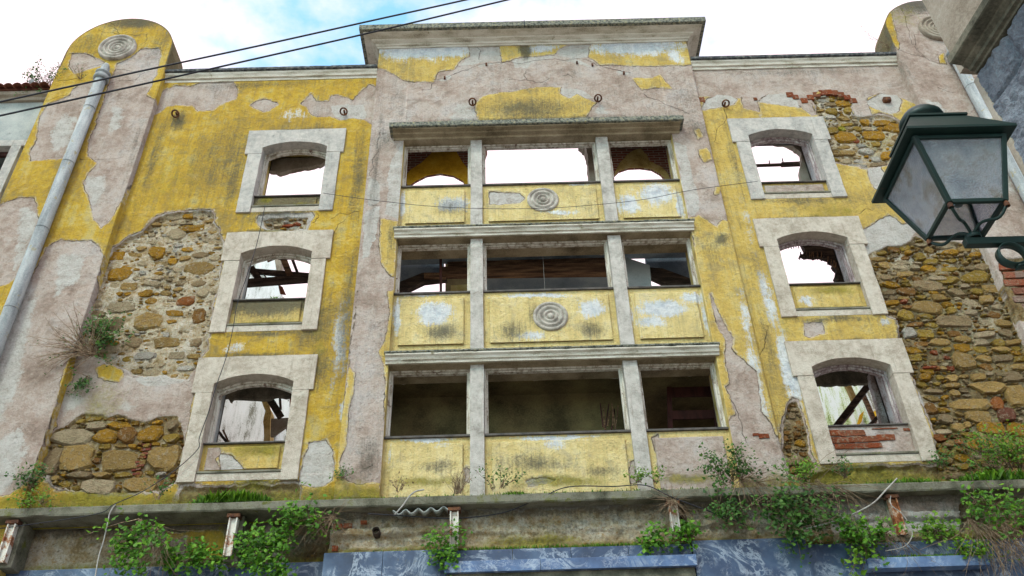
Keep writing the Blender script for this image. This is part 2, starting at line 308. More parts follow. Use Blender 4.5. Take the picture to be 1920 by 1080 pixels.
# ------------------------------------------------------------ object helpers
def tag(o, label=None, cat=None, group=None, kind=None):
    if label: o['label'] = label
    if cat: o['category'] = cat
    if group: o['group'] = group
    if kind: o['kind'] = kind
    return o
def empty(name, loc=(0, 0, 0), parent=None):
    o = bpy.data.objects.new(name, None); COL.objects.link(o); o.location = loc; o.parent = parent; o.empty_display_size = .2; return o
def link(name, me, mat, parent=None):
    o = bpy.data.objects.new(name, me); COL.objects.link(o)
    if mat is not None and not me.materials: me.materials.append(M[mat] if isinstance(mat, str) else mat)
    if parent is not None:
        o.parent = parent
        # parents stand at their base: children keep world coordinates
        loc = Vector(); p = parent
        while p is not None: loc += p.location; p = p.parent
        o.location = -loc
    return o
class MB:
    def __init__(s): s.v = []; s.f = []; s.sm = []
    def add(s, vs, fs, smooth_=False):
        b = len(s.v); s.v += [tuple(v) for v in vs]; s.f += [tuple(i+b for i in f) for f in fs]; s.sm += [smooth_]*len(fs); return s
    def box(s, x0, x1, y0, y1, z0, z1):
        return s.add([(x, y, z) for x in (x0, x1) for y in (y0, y1) for z in (z0, z1)], [(0,1,3,2),(4,6,7,5),(0,4,5,1),(2,3,7,6),(0,2,6,4),(1,5,7,3)])
    def prism(s, pts, y0, y1):           # polygon in (x,z) extruded along y
        n = len(pts)
        return s.add([(x, y0, z) for x, z in pts]+[(x, y1, z) for x, z in pts],
                     [tuple(range(n)), tuple(range(2*n-1, n-1, -1))]+[(i, i+n, (i+1) % n+n, (i+1) % n) for i in range(n)])
    def tube(s, pts, r, k=6, r1=None, cap=True):
        P = [Vector(p) for p in pts]; n = len(P); vs = []
        ref = Vector((.31, .2, .93)).normalized()
        for i, p in enumerate(P):
            d = (P[min(i+1, n-1)]-P[max(i-1, 0)]).normalized()
            a = d.cross(ref)
            if a.length < .05: a = d.cross(Vector((1, 0, 0)))
            a.normalize(); b = d.cross(a)
            rr = r if r1 is None else r+(r1-r)*i/(n-1)
            vs += [p+rr*(math.cos(2*math.pi*j/k)*a+math.sin(2*math.pi*j/k)*b) for j in range(k)]
        fs = [(i*k+j, i*k+(j+1) % k, (i+1)*k+(j+1) % k, (i+1)*k+j) for i in range(n-1) for j in range(k)]
        s.add(vs, fs, True)
        if cap: s.f += [tuple(len(s.v)-n*k+j for j in range(k))[::-1], tuple(len(s.v)-k+j for j in range(k))]; s.sm += [False, False]
        return s
    def beam(s, a, b, w, h=None):        # squared timber between two points
        a = Vector(a); b = Vector(b); d = (b-a).normalized(); h = h or w
        u = d.cross(Vector((0, 1, 0)));
        if u.length < .05: u = Vector((1, 0, 0))
        u.normalize(); v = d.cross(u)
        vs = [p+sx*u*w/2+sy*v*h/2 for p in (a, b) for sx, sy in ((-1,-1),(1,-1),(1,1),(-1,1))]
        return s.add(vs, [(0,1,2,3),(7,6,5,4),(0,4,5,1),(1,5,6,2),(2,6,7,3),(3,7,4,0)])
    def lathe(s, prof, c, axis='y', k=40):   # prof: (radius, offset towards the street)
        c = Vector(c); n = len(prof); vs = []
        for r, o in prof:
            for j in range(k):
                a = 2*math.pi*j/k
                if axis == 'y': vs.append(c+Vector((r*math.cos(a), -o, r*math.sin(a))))
                else: vs.append(c+Vector((r*math.cos(a), r*math.sin(a), o)))
        return s.add(vs, [(i*k+j, i*k+(j+1) % k, (i+1)*k+(j+1) % k, (i+1)*k+j) for i in range(n-1) for j in range(k)], True)
    def mesh(s, name, bevel=0., fix=True):
        me = bpy.data.meshes.new(name); me.from_pydata(s.v, [], s.f)
        me.polygons.foreach_set('use_smooth', s.sm)
        bm = bmesh.new(); bm.from_mesh(me)
        if fix: bmesh.ops.recalc_face_normals(bm, faces=bm.faces)
        if bevel:
            bmesh.ops.bevel(bm, geom=[e for e in bm.edges if e.is_manifold and e.calc_face_angle(0) > .6], offset=bevel, segments=2, affect='EDGES', profile=.6)
        bm.to_mesh(me); bm.free(); return me
    def build(s, name, mat, parent=None, bevel=0.):
        return link(name, s.mesh(name, bevel), mat, parent)
def worn(me, amp=.006, s=0, lim=.11):      # cut a block finely and wear its arrises
    bm = bmesh.new(); bm.from_mesh(me)
    for _ in range(4):
        es = [e for e in bm.edges if e.calc_length() > lim]
        if not es: break
        bmesh.ops.subdivide_edges(bm, edges=es, cuts=1, use_grid_fill=True)
    bmesh.ops.triangulate(bm, faces=[f for f in bm.faces if len(f.verts) > 4]); bm.to_mesh(me); bm.free(); rough_edges(me, amp, s)
    return me
def rough_edges(me, amp, s=0):           # worn, slightly uneven solid: jitter every vertex
    n = len(me.vertices); c = np.empty(n*3); me.vertices.foreach_get('co', c); c = c.reshape(-1, 3)
    c[:, 0] += amp*fbm(c[:, 1]+c[:, 0], c[:, 2], 4, 3, s); c[:, 1] += amp*fbm(c[:, 0], c[:, 2], 4, 3, s+5); c[:, 2] += amp*fbm(c[:, 0], c[:, 1]+c[:, 2]*.3, 4, 3, s+9)
    me.vertices.foreach_set('co', c.ravel()); me.update()

ATTR = ('coat', 'stone', 'light', 'white', 'grime', 'moss', 'pale', 'crack')
def crackfield(X, Z, lines):
    best = np.full(X.shape, .3)
    for P in lines:
        k = (X > P[:, 0].min()-.2) & (X < P[:, 0].max()+.2) & (Z > P[:, 1].min()-.2) & (Z < P[:, 1].max()+.2)
        x = X[k]; z = Z[k]
        if x.size == 0: continue
        d = np.full(x.shape, 9.); sg = np.ones(x.shape)
        for i in range(len(P)-1):
            a = P[i]; e = P[i+1]-a; t = ((x-a[0])*e[0]+(z-a[1])*e[1])/(e@e+1e-9); tc_ = np.clip(t, 0, 1)
            q = np.hypot(x-a[0]-tc_*e[0], z-a[1]-tc_*e[1]); s_ = np.where((x-a[0])*e[1]-(z-a[1])*e[0] > 0, 1., -1.)
            if i == 0: s_ = np.where(t < 0, 1., s_)
            if i == len(P)-2: s_ = np.where(t > 1, 1., s_)
            m = q < d; d = np.where(m, q, d); sg = np.where(m, s_, sg)
        b = best[k]; best[k] = np.where(d < np.abs(b), d*sg, b)
    return best
def relief(name, parent, x0, x1, z0, z1, y, base='coat', ops=(), blobs=(), holes=(), res=.02, top=None, skirt=0., rough=.006, pale=0., coat_h=.016, label=None, seed=0, bare_rough=.006, extra=None, py=None, cracks=()):
    """one face of weathered plaster: coat, render and bared masonry as real steps in a fine sheet"""
    py = y if py is None else py
    xs = np.unique(np.concatenate([np.linspace(x0, x1, max(2, int((x1-x0)/res)+1))]+[np.array(h[:2]) for h in holes])); xs = xs[(xs >= x0-1e-6) & (xs <= x1+1e-6)]
    zs = np.unique(np.concatenate([np.linspace(z0, z1, max(2, int((z1-z0)/res)+1))]+[np.array(h[2:]) for h in holes])); zs = zs[(zs >= z0-1e-6) & (zs <= z1+1e-6)]
    X, Z = np.meshgrid(xs, zs)
    if top is not None: Z = z0+(Z-z0)*(top(X)-z0)/(z1-z0)
    Xw = X+.045*fbm(X, Z, 4, 3, 11+seed)+.016*fbm(X, Z, 22, 2, 13); Zw = Z+.045*fbm(X, Z, 4, 3, 31+seed)+.016*fbm(X, Z, 22, 2, 37)
    coat = np.full(X.shape, .35 if base == 'coat' else -.35); stone = np.full(X.shape, -.35); light = np.zeros(X.shape)
    A = {k: np.zeros(X.shape) for k in ('white', 'grime', 'moss')}
    for kind, pts in ops:
        s_ = sdf(Xw, Zw, U(pts, py))
        if kind == 'stone': s_ = s_+.05*fbm(X, Z, 6, 4, 15+seed)
        if kind == 'coat': coat = np.maximum(coat, s_); light = np.where(s_ > -.02, 0, light)
        elif kind == 'bare': coat = np.minimum(coat, -s_)
        elif kind == 'stone': stone = np.maximum(stone, s_)
        elif kind == 'tone': light = np.maximum(light, .75*smooth(s_, -.16, .14))
        elif kind == 'light': light = np.maximum(light, smooth(s_, -.03, .05)); coat = np.minimum(coat, -s_)
    coat = np.minimum(coat, -stone-.03-.06*np.maximum(0, fbm(X, Z, 3, 3, 5)))
    for kind, a, b, rx, ry, s_ in blobs:
        c = W(a, b, py); ex = (W(a+rx, b, py)-c).length; ez = (W(a, b+ry, py)-c).length
        d = np.sqrt(((Xw-c[0])/ex)**2+((Zw-c[2])/ez)**2)
        A[kind] = np.maximum(A[kind], s_*(1-smooth(d, .0, 1.35)))
    if extra: extra(X, Z, A)
    crack = crackfield(X+.07*fbm(X, Z, 5, 4, 71), Z+.07*fbm(X, Z, 5, 4, 73), [U(c, py) for c in cracks])
    h = coat_h*smooth(coat, -.008, .008) - .045*smooth(stone, -.005, .03)
    inb = 1-smooth(coat, -.01, .01)
    h = h+rough*fbm(X, Z, 1.4, 3, 3+seed)+.0025*fbm(X, Z, 14, 3, 7)+inb*bare_rough*(fbm(X, Z, 9, 4, 21)+.6*np.abs(fbm(X, Z, 4, 3, 29)))+smooth(stone, 0, .03)*(.042*fbm(X, Z, 5, 4, 41)+.020*fbm(X, Z, 22, 2, 43))
    h = h+.004*light*fbm(X, Z, 11, 3, 51)
    Y = y-h
    g = lambda a, b, c, d: None
    nz, nx = X.shape
    ri = list(range(nz)); ci = list(range(nx))
    back = np.zeros((nz, nx), bool)
    if skirt:
        ci = [0]+ci+[nx-1]; ri = ri+[nz-1]
        back = np.zeros((len(ri), len(ci)), bool); back[:, 0] = back[:, -1] = True; back[-1, :] = True
    ix = np.ix_(ri, ci); X0, Z0 = X, Z; Zt = top(X) if top is not None else z1
    X, Y, Z = X[ix].copy(), Y[ix].copy(), Z[ix].copy()
    Y[back] = y+skirt
    cs = coat[ix].copy(); ls = light[ix].copy()
    if skirt > .5: A['grime'] = np.maximum(A['grime'], .95*smooth(Z0, 15.1, 15.6)*np.maximum(smooth(np.abs(X0-(x0+x1)/2), (x1-x0)/2-.05, (x1-x0)/2-.01), smooth(Z0-Zt, -.06, -.01)))
    if skirt > .5: cs[:, 0] = cs[:, -1] = .1; ls[back] = 0
    arrs = {'coat': cs, 'stone': stone[ix], 'light': ls, 'white': A['white'][ix], 'grime': A['grime'][ix], 'moss': A['moss'][ix], 'pale': np.full(X.shape, pale), 'crack': crack[ix]}
    nz, nx = X.shape
    idx = np.arange(nz*nx).reshape(nz, nx)
    quads = np.stack([idx[:-1, :-1], idx[:-1, 1:], idx[1:, 1:], idx[1:, :-1]], -1)
    keep = np.ones(quads.shape[:2], bool)
    cx = (X[:-1, :-1]+X[1:, 1:])/2; cz = (Z[:-1, :-1]+Z[1:, 1:])/2
    for (a, b, c, d) in holes: keep &= ~((cx > a) & (cx < b) & (cz > c) & (cz < d))
    quads = quads[keep]
    me = bpy.data.meshes.new(name)
    me.vertices.add(nz*nx); me.vertices.foreach_set('co', np.stack([X, Y, Z], -1).ravel())
    n = len(quads); me.loops.add(n*4); me.loops.foreach_set('vertex_index', quads.ravel().astype(np.int32))
    me.polygons.add(n); me.polygons.foreach_set('loop_start', np.arange(0, n*4, 4, dtype=np.int32)); me.polygons.foreach_set('use_smooth', np.ones(n, bool))
    me.update(); me.validate()
    for k in ATTR: me.attributes.new(k, 'FLOAT', 'POINT').data.foreach_set('value', arrs[k].ravel().astype(np.float32))
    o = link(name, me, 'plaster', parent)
    if label: o['label'] = label
    return o

# ============================================================ SETTING
g = MB(); g.add([(-300, -300, 0), (300, -300, 0), (300, 300, 0), (-300, 300, 0)], [(0, 1, 2, 3)])
tag(g.build('ground', 'cobble'), kind='structure')
g = MB(); g.box(-14, 14, -1.6, .3, .004, .13); tag(g.build('pavement', 'cobble'), kind='structure')

# ============================================================ THE RUIN
BX = .70                                                   # axis of the building
ruin = empty('ruined_building', (BX, .3, 0))
tag(ruin, 'derelict three-storey yellow building with peeling plaster, arched windows and blue marble base', 'building')

# ---- side walls, bay, piers ---------------------------------
WIN_L, WIN_R = -3.66, 5.03
TOPS = (13.66, 11.22, 8.78)
wl_holes = [(WIN_L-.66, WIN_L+.66, t-1.9, t-.2) for t in TOPS]
wr_holes = [(WIN_R-.66, WIN_R+.66, t-1.9, t-.2) for t in TOPS]
STONE_L1 = [(190,497),(217,465),(240,447),(265,434),(277,422),(297,409),(312,402),(332,397),(365,396),(382,392),(397,397),(402,412),(410,432),(420,470),(417,490),(413,520),(400,580),(390,630),(375,680),(352,712),(300,705),(250,700),(225,690),(200,680),(150,640),(150,607),(172,540)]
STONE_L2 = [(105,807),(125,795),(150,780),(175,776),(225,779),(270,794),(297,781),(332,782),(341,797),(345,830),(340,870),(330,905),(300,915),(255,920),(225,922),(145,922),(108,918),(98,905),(75,880),(65,865),(70,840)]
STONE_L3 = [(490,412),(535,406),(580,408),(572,428),(540,433),(500,430)]
def low_moss(X, Z, A):
    f_ = 1-smooth(Z+.12*fbm(X, Z, 2, 3, 95), 6.42, 6.85); A['moss'] = np.maximum(A['moss'], .8*f_); A['grime'] = np.maximum(A['grime'], (.45+.5*fbm(X, Z, 1.5, 3, 97))*f_)
    A['grime'] = np.maximum(A['grime'], .34*np.maximum(0, fbm(X*1.6, Z*.5, 1.3, 4, 99)+.25))
wall_left = relief('wall', ruin, -6.42, -2.30, 6.2, 15.16, 0., 'coat', ops=[
    ('bare', [(305,172),(332,161),(355,164),(382,152),(437,151),(446,162),(444,185),(422,195),(400,207),(372,210),(360,199),(332,196),(312,200),(297,212),(288,217),(291,197)]),
    ('bare', [(470,198),(478,192),(495,185),(522,191),(524,197),(507,209),(495,210),(478,204)]),
    ('bare', [(562,195),(585,176),(595,190),(615,192),(620,180),(635,179),(660,187),(672,175),(692,160),(712,165),(706,245),(692,232),(680,220),(665,216),(655,222),(637,226),(620,220),(597,222),(582,215),(575,200)]),
    ('light', [(620,199),(650,195),(680,197),(690,215),(684,225),(660,222),(637,226),(622,215)]),
    ('light', [(483,404),(530,399),(585,400),(592,406),(574,433),(542,436),(500,435),(484,422)]),
    ('bare', [(150,640),(225,690),(250,704),(350,712),(372,675),(366,737),(345,830),(335,800),(318,785),(290,790),(270,792),(230,780),(160,778),(130,790),(107,812),(104,770),(107,740),(135,715),(140,690)]),
    ('light', [(255,712),(262,704),(300,702),(345,702),(348,712),(335,722),(270,725)]),
    ('tone', [(220,765),(235,752),(252,765),(240,778)]),
    ('tone', [(110,745),(150,730),(160,755),(120,780)]),
    ('coat', [(180,690),(212,675),(225,690),(232,705),(222,718),(200,716),(183,708)]),
    ('light', [(580,830),(612,823),(614,837),(625,852),(629,877),(625,897),(605,910),(580,914),(562,907),(562,882),(566,860),(579,842)]),
    ('stone', [(345,915),(562,908),(560,950),(330,950)]), ('stone', STONE_L1), ('stone', STONE_L2), ('stone', STONE_L3), ('tone', STONE_L1), ('tone', STONE_L3)],
    blobs=[('grime', 436,345,18,90,.6), ('grime', 672,330,20,130,.6), ('grime', 650,600,22,200,.6), ('grime', 292,290,18,130,.5), ('grime', 210,440,16,60,.45), ('grime', 500,438,110,9,.8), ('grime', 480,668,120,9,.7), ('grime', 560,246,110,8,.6), ('moss', 520,441,60,12,.8), ('grime', 420,300,110,130,.46), ('moss', 330,330,90,90,.30), ('grime', 565,470,30,40,.5), ('grime', 520,400,90,9,.75), ('grime', 500,626,110,8,.7), ('grime', 335,228,22,26,.85), ('grime', 590,600,60,75,.62), ('grime', 600,690,45,60,.6), ('grime', 470,330,70,45,.28), ('white', 640,640,22,110,.55), ('white', 655,770,25,30,.7),
           ('white', 440,655,30,14,.5), ('white', 555,215,40,16,.45), ('grime', 560,240,120,20,.3), ('grime', 500,412,70,14,.5), ('moss', 480,905,60,25,.8), ('moss', 600,640,30,80,.35),
           ('moss', 190,935,130,22,1.), ('grime', 110,900,40,35,.6), ('moss', 190,760,60,60,.5), ('moss', 330,420,100,30,.25), ('white', 700,570,20,40,.4), ('grime', 480,160,200,9,.45), ('grime', 570,450,40,12,.4), ('moss', 270,600,90,90,.25)],
    holes=wl_holes, seed=1, extra=low_moss, cracks=[[(625,412),(640,398),(672,402)],[(626,440),(633,425),(648,412)],[(585,420),(600,408),(592,402)]])
bay_l, bay_r = -2.32, 3.72
OPEN = (-1.72, 3.08)
bay_holes = [(OPEN[0], OPEN[1], 6.0, 13.42)]
wall_bay = relief('bay_wall', ruin, bay_l, bay_r, 6.2, 15.93, -.08, 'render', ops=[
    ('coat', [(700,80),(890,78),(877,90),(879,105),(862,115),(850,132),(820,136),(817,145),(812,155),(780,154),(755,150),(732,136),(700,127)]),
    ('light', [(877,84),(937,80),(940,112),(905,118),(862,125),(868,115),(880,105)]),
    ('coat', [(937,78),(1090,74),(1060,86),(1047,95),(1040,104),(1000,105),(990,115),(963,114),(942,117),(938,100)]),
    ('light', [(1047,98),(1062,86),(1090,79),(1108,80),(1104,107),(1075,110),(1050,106)]),
    ('light', [(960,114),(975,107),(1002,105),(1037,106),(1039,111),(1020,114),(1005,116),(985,129),(965,127)]),
    ('coat', [(1110,74),(1210,70),(1290,70),(1300,122),(1235,124),(1160,124),(1125,122),(1105,107),(1106,90)]),
    ('coat', [(1185,147),(1200,145),(1225,147),(1240,141),(1250,155),(1261,167),(1230,166),(1205,171),(1195,160)]),
    ('coat', [(895,190),(910,180),(940,172),(960,172),(1005,165),(1052,164),(1051,175),(1065,185),(1082,177),(1100,185),(1120,192),(1110,202),(1100,222),(960,232),(895,232),(890,205)]),
    ('tone', [(845,212),(857,195),(880,190),(892,207),(898,232),(843,232)]),
    ('light', [(1051,167),(1080,167),(1100,172),(1115,184),(1100,185),(1082,177),(1065,185),(1052,177)]),
    ('tone', [(1115,205),(1130,197),(1142,208),(1138,214),(1120,212)]),
    ('light', [(1060,114),(1078,108),(1100,118),(1122,126),(1100,124),(1075,119)]), ('light', [(1150,135),(1168,131),(1182,137),(1170,141)]), ('light', [(820,150),(845,140),(850,146),(830,153)]), ('light', [(893,125),(912,117),(930,119),(905,128)]),
    ('light', [(690,331),(707,337),(712,347),(711,380),(686,387)]), ('light', [(685,392),(711,386),(715,405),(705,435),(692,477),(678,487)]),
    ('light', [(756,270),(742,285),(733,302),(726,337),(723,390),(722,402),(748,412),(754,340)]),
    ('coat', [(716,410),(748,415),(746,470),(738,520),(727,512),(715,495),(709,450)]),
    ('coat', [(672,545),(664,600),(658,650),(655,690),(665,700),(660,740),(652,775),(650,830),(640,860),(640,890),(655,905),(670,912),(700,905),(712,905),(712,935),(618,935),(635,810)]),
    ('coat', [(727,545),(730,600),(725,640),(710,662),(716,680),(722,725),(720,830),(738,830),(738,650),(746,545)]),
    ('light', [(1262,265),(1285,272),(1292,295),(1300,335),(1307,355),(1313,390),(1302,406),(1292,402),(1276,337)]),
    ('coat', [(1290,410),(1310,402),(1325,412),(1340,425),(1355,412),(1368,415),(1400,540),(1430,660),(1460,800),(1464,822),(1456,815),(1400,760),(1370,780),(1362,800),(1330,640),(1310,520)]),
    ('coat', [(1309,283),(1325,278),(1334,300),(1320,304),(1313,296)]), ('coat', [(1340,350),(1352,348),(1352,366),(1342,366)]), ('coat', [(1303,245),(1312,240),(1318,258),(1310,262)]),
    ('bare', [(1330,552),(1340,602),(1350,625),(1360,640),(1362,680),(1369,720),(1361,725),(1370,752),(1382,805),(1390,850),(1400,900),(1480,900),(1462,840),(1450,800),(1427,772),(1424,727),(1417,695),(1390,670),(1372,657),(1375,635),(1360,610),(1345,577),(1333,551)])],
    blobs=[('white', 800,92,130,26,1.05), ('white', 1190,88,120,22,.95), ('white', 1015,92,45,12,.7), ('white', 1265,105,20,20,.7), ('grime', 983,92,14,24,1.2), ('grime', 990,205,110,26,.72), ('white', 1420,720,14,110,.7), ('white', 1400,600,14,70,.55), ('grime', 1355,450,20,14,.75),
           ('grime', 1000,226,300,10,.75), ('grime', 706,300,10,200,.5), ('grime', 735,450,14,60,.5), ('grime', 720,260,40,40,.4), ('grime', 690,860,30,60,.5), ('grime', 1310,240,60,30,.4), ('moss', 690,925,70,18,.8), ('moss', 1330,410,40,10,.35), ('grime', 1330,470,40,60,.3), ('grime', 985,172,80,12,.3), ('grime', 712,170,10,60,.3)],
    holes=bay_holes, skirt=.2, seed=2, extra=low_moss, bare_rough=.010, pale=.3,
    cracks=[[(813,152),(850,140),(893,126),(912,118),(940,118)],[(940,118),(975,117),(1040,112),(1058,114)],[(1058,114),(1085,108),(1110,117),(1125,125),(1150,131),(1184,138)],[(811,157),(808,168),(790,170)],[(880,82),(900,95),(898,112)],[(1052,143),(1068,139),(1076,146)],[(984,132),(985,150)],[(955,148),(1015,155),(1030,150)],[(1210,178),(1260,200),(1290,215)],[(712,250),(702,300),(694,330)],[(690,387),(712,384)],[(1362,745),(1380,770),(1400,830)],[(680,880),(700,872)],[(715,440),(713,410)],[(1100,410),(1112,430)]])
STONE_R1 = [(1525,187),(1540,177),(1570,174),(1595,187),(1600,200),(1596,216),(1610,219),(1655,216),(1680,225),(1705,240),(1690,270),(1660,310),(1625,315),(1590,310),(1560,300),(1550,260),(1541,228),(1530,210)]
STONE_R2 = [(1625,475),(1660,465),(1707,452),(1720,440),(1740,455),(1800,455),(1845,462),(1882,540),(1915,640),(1960,740),(1990,900),(1770,900),(1757,860),(1750,800),(1740,770),(1730,745),(1710,705),(1700,680),(1690,640),(1680,600),(1663,590),(1648,540),(1635,500)]
STONE_R3 = [(1482,752),(1492,748),(1502,765),(1510,800),(1520,850),(1532,880),(1480,895),(1472,850),(1464,815),(1467,790)]
wall_right = relief('wall', ruin, 3.70, 7.76, 6.2, 15.10, 0., 'coat', ops=[
    ('bare', [(1285,125),(1690,118),(1735,212),(1715,195),(1700,190),(1690,185),(1650,175),(1625,185),(1635,215),(1600,219),(1597,190),(1570,172),(1535,173),(1520,190),(1528,217),(1520,218),(1500,200),(1480,180),(1440,176),(1420,190),(1428,222),(1422,224),(1415,210),(1395,205),(1392,186),(1308,180)]),
    ('light', [(1312,205),(1325,185),(1345,178),(1370,180),(1385,187),(1378,196),(1350,203),(1320,207)]),
    ('coat', [(1310,208),(1350,203),(1376,198),(1393,182),(1388,200),(1427,212),(1425,228),(1320,240)]),
    ('light', [(1420,190),(1440,176),(1470,176),(1495,190),(1502,203),(1440,194)]),
    ('light', [(1625,190),(1650,175),(1680,178),(1697,195),(1690,210),(1670,215),(1645,207),(1630,200)]),
    ('coat', [(1690,190),(1715,195),(1728,212),(1705,222),(1685,213)]),
    ('light', [(1613,432),(1630,425),(1647,410),(1667,404),(1680,410),(1692,419),(1705,415),(1719,435),(1707,452),(1685,462),(1660,465),(1625,478),(1620,450)]),
    ('light', [(1625,317),(1650,312),(1665,330),(1650,360),(1637,350),(1630,335)]),
    ('bare', [(1505,605),(1540,602),(1548,625),(1520,635),(1508,632)]),
    ('bare', [(1720,730),(1767,733),(1765,755),(1752,777),(1738,772),(1722,755)]),
    ('bare', [(1760,380),(1850,380),(1860,470),(1740,460)]),
    ('bare', [(1462,815),(1484,744),(1497,748),(1512,800),(1524,850),(1540,890),(1470,900)]),
    ('stone', [(1530,882),(1770,872),(1790,930),(1500,930)]), ('stone', STONE_R1), ('stone', STONE_R2), ('stone', STONE_R3), ('tone', STONE_R1), ('tone', [(1630,475),(1800,460),(1840,465),(1850,480),(1760,495),(1680,500),(1640,510)]), ('tone', [(1800,560),(1870,560),(1890,640),(1840,650),(1790,620)]),
    ('light', [(1722,737),(1766,735),(1763,755),(1752,775),(1740,770),(1726,755)])],
    blobs=[('grime', 1500,412,120,9,.75), ('grime', 1580,642,120,8,.6), ('grime', 1450,228,110,9,.7), ('grime', 1375,300,14,120,.4), ('moss', 1560,398,90,24,.5), ('grime', 1500,378,100,8,.6), ('grime', 1560,600,110,8,.6), ('grime', 1440,640,20,120,.4), ('white', 1480,690,22,95,.95), ('white', 1440,560,16,80,.7), ('white', 1400,420,14,60,.4), ('grime', 1600,375,80,18,.35), ('grime', 1420,500,26,60,.35), ('moss', 1450,330,30,60,.3), ('moss', 1500,400,60,30,.3), ('moss', 1470,620,30,60,.35), ('white', 1660,605,20,14,.5),
           ('moss', 1600,890,160,26,1.), ('moss', 1820,840,120,50,.6), ('moss', 1640,260,60,50,.45), ('grime', 1780,640,180,260,.42), ('moss', 1800,620,140,160,.32), ('grime', 1500,135,200,10,.4)],
    holes=wr_holes, seed=3, extra=low_moss, pale=.28, cracks=[[(1360,205),(1362,225),(1345,240),(1338,268)],[(1430,670),(1435,650),(1438,610)],[(1610,400),(1625,392),(1640,396)],[(1690,222),(1700,235),(1705,245)]])
PCL, PCR, PZ, PR = -7.415, 8.735, 15.93, 1.03
def arc_top(c):
    return lambda X: PZ+np.sqrt(np.maximum(PR**2-(X-c)**2, 0))
pier_l = empty('pier', (0, 0, 0), ruin); pier_l['label'] = 'round-topped pier with downpipe at the left end'
pier_l.location = Vector((PCL, 0, 0))-ruin.location
relief('pier_face', pier_l, PCL-PR, PCL+PR, 5.5, 17, -.14, 'coat', ops=[
    ('bare', [(135,100),(160,101),(182,109),(197,117),(190,125),(155,136),(140,140),(130,125)]),
    ('bare', [(165,155),(187,150),(180,175),(165,210),(150,260),(135,292),(110,300),(57,302),(55,285),(70,260),(72,220),(90,195),(130,180),(145,160)]),
    ('bare', [(220,120),(250,105),(265,92),(300,90),(302,105),(295,130),(290,150),(275,178),(297,190),(275,260),(260,300),(250,325),(225,385),(207,415),(190,427),(175,415),(170,385),(157,345),(165,325),(185,307),(165,295),(167,265),(190,200),(205,155)]),
    ('bare', [(-30,395),(30,372),(65,371),(72,385),(72,420),(60,470),(45,505),(20,530),(-30,545)]),
    ('bare', [(85,467),(115,450),(170,451),(187,465),(195,480),(180,540),(160,607),(120,700),(85,820),(55,905),(20,930),(-60,930),(-60,700),(10,640),(40,560),(70,500)]),
    ('tone', [(90,250),(120,215),(145,220),(130,270),(100,285)]), ('tone', [(-20,560),(60,520),(70,560),(40,700),(0,800),(-20,800)]), ('tone', [(-20,830),(40,800),(50,850),(20,920),(-20,920)]), ('tone', [(110,480),(160,475),(150,520),(100,560)]), ('tone', [(35,390),(70,390),(70,420),(45,480),(25,510),(30,430)]),
    ('tone', [(160,330),(200,330),(190,380),(170,385)]), ('tone', [(210,200),(235,205),(225,240),(205,250)])],
    blobs=[('grime', 250,45,70,14,.95), ('grime', 300,85,25,40,.45), ('grime', 165,80,50,30,.4), ('grime', 60,905,50,30,.6), ('moss', 30,945,60,15,.8), ('grime', 255,270,14,90,.35), ('white', 60,700,40,90,.3), ('moss', 180,90,60,40,.3)],
    top=arc_top(PCL), skirt=.64, seed=4, res=.02, py=-.14,
    cracks=[[(203,42),(215,50),(226,62)],[(183,59),(225,64),(263,68)],[(273,66),(273,76),(264,84)],[(132,100),(160,101),(183,110)],[(197,117),(168,126),(152,137)],[(222,131),(245,133),(262,134)],[(267,93),(298,90),(302,98)],[(105,153),(145,149)],[(205,155),(250,152)],[(150,300),(230,297)],[(90,190),(130,178)],[(257,150),(272,135)],])
pier_r = empty('pier', (0, 0, 0), ruin); pier_r['label'] = 'round-topped pier behind the lantern at the right end'
pier_r.location = Vector((PCR, 0, 0))-ruin.location
relief('pier_face', pier_r, PCR-PR, PCR+PR, 5.5, 17, -.14, 'render', ops=[
    ('coat', [(1650,20),(1672,22),(1677,50),(1686,82),(1682,95),(1660,67),(1650,47)]), ('coat', [(1760,104),(1768,100),(1775,120),(1762,118)]),
    ('tone', [(1730,185),(1760,190),(1790,230),(1765,225)]), ('tone', [(1860,300),(1890,310),(1900,360),(1870,350)]), ('stone', [(1868,490),(1935,480),(1960,600),(1905,600)])],
    blobs=[('grime', 1720,10,80,20,.95), ('moss', 1690,30,50,30,.5), ('grime', 1700,130,20,40,.3)],
    top=arc_top(PCR), skirt=.64, seed=5, py=-.14,
    cracks=[[(1690,15),(1700,30),(1699,50),(1712,80),(1730,105)],[(1685,95),(1700,100),(1730,107),(1765,120)],[(1700,32),(1730,25),(1762,28)],[(1715,65),(1722,90)],[(1760,165),(1790,175)],[(1740,230),(1775,270)]])

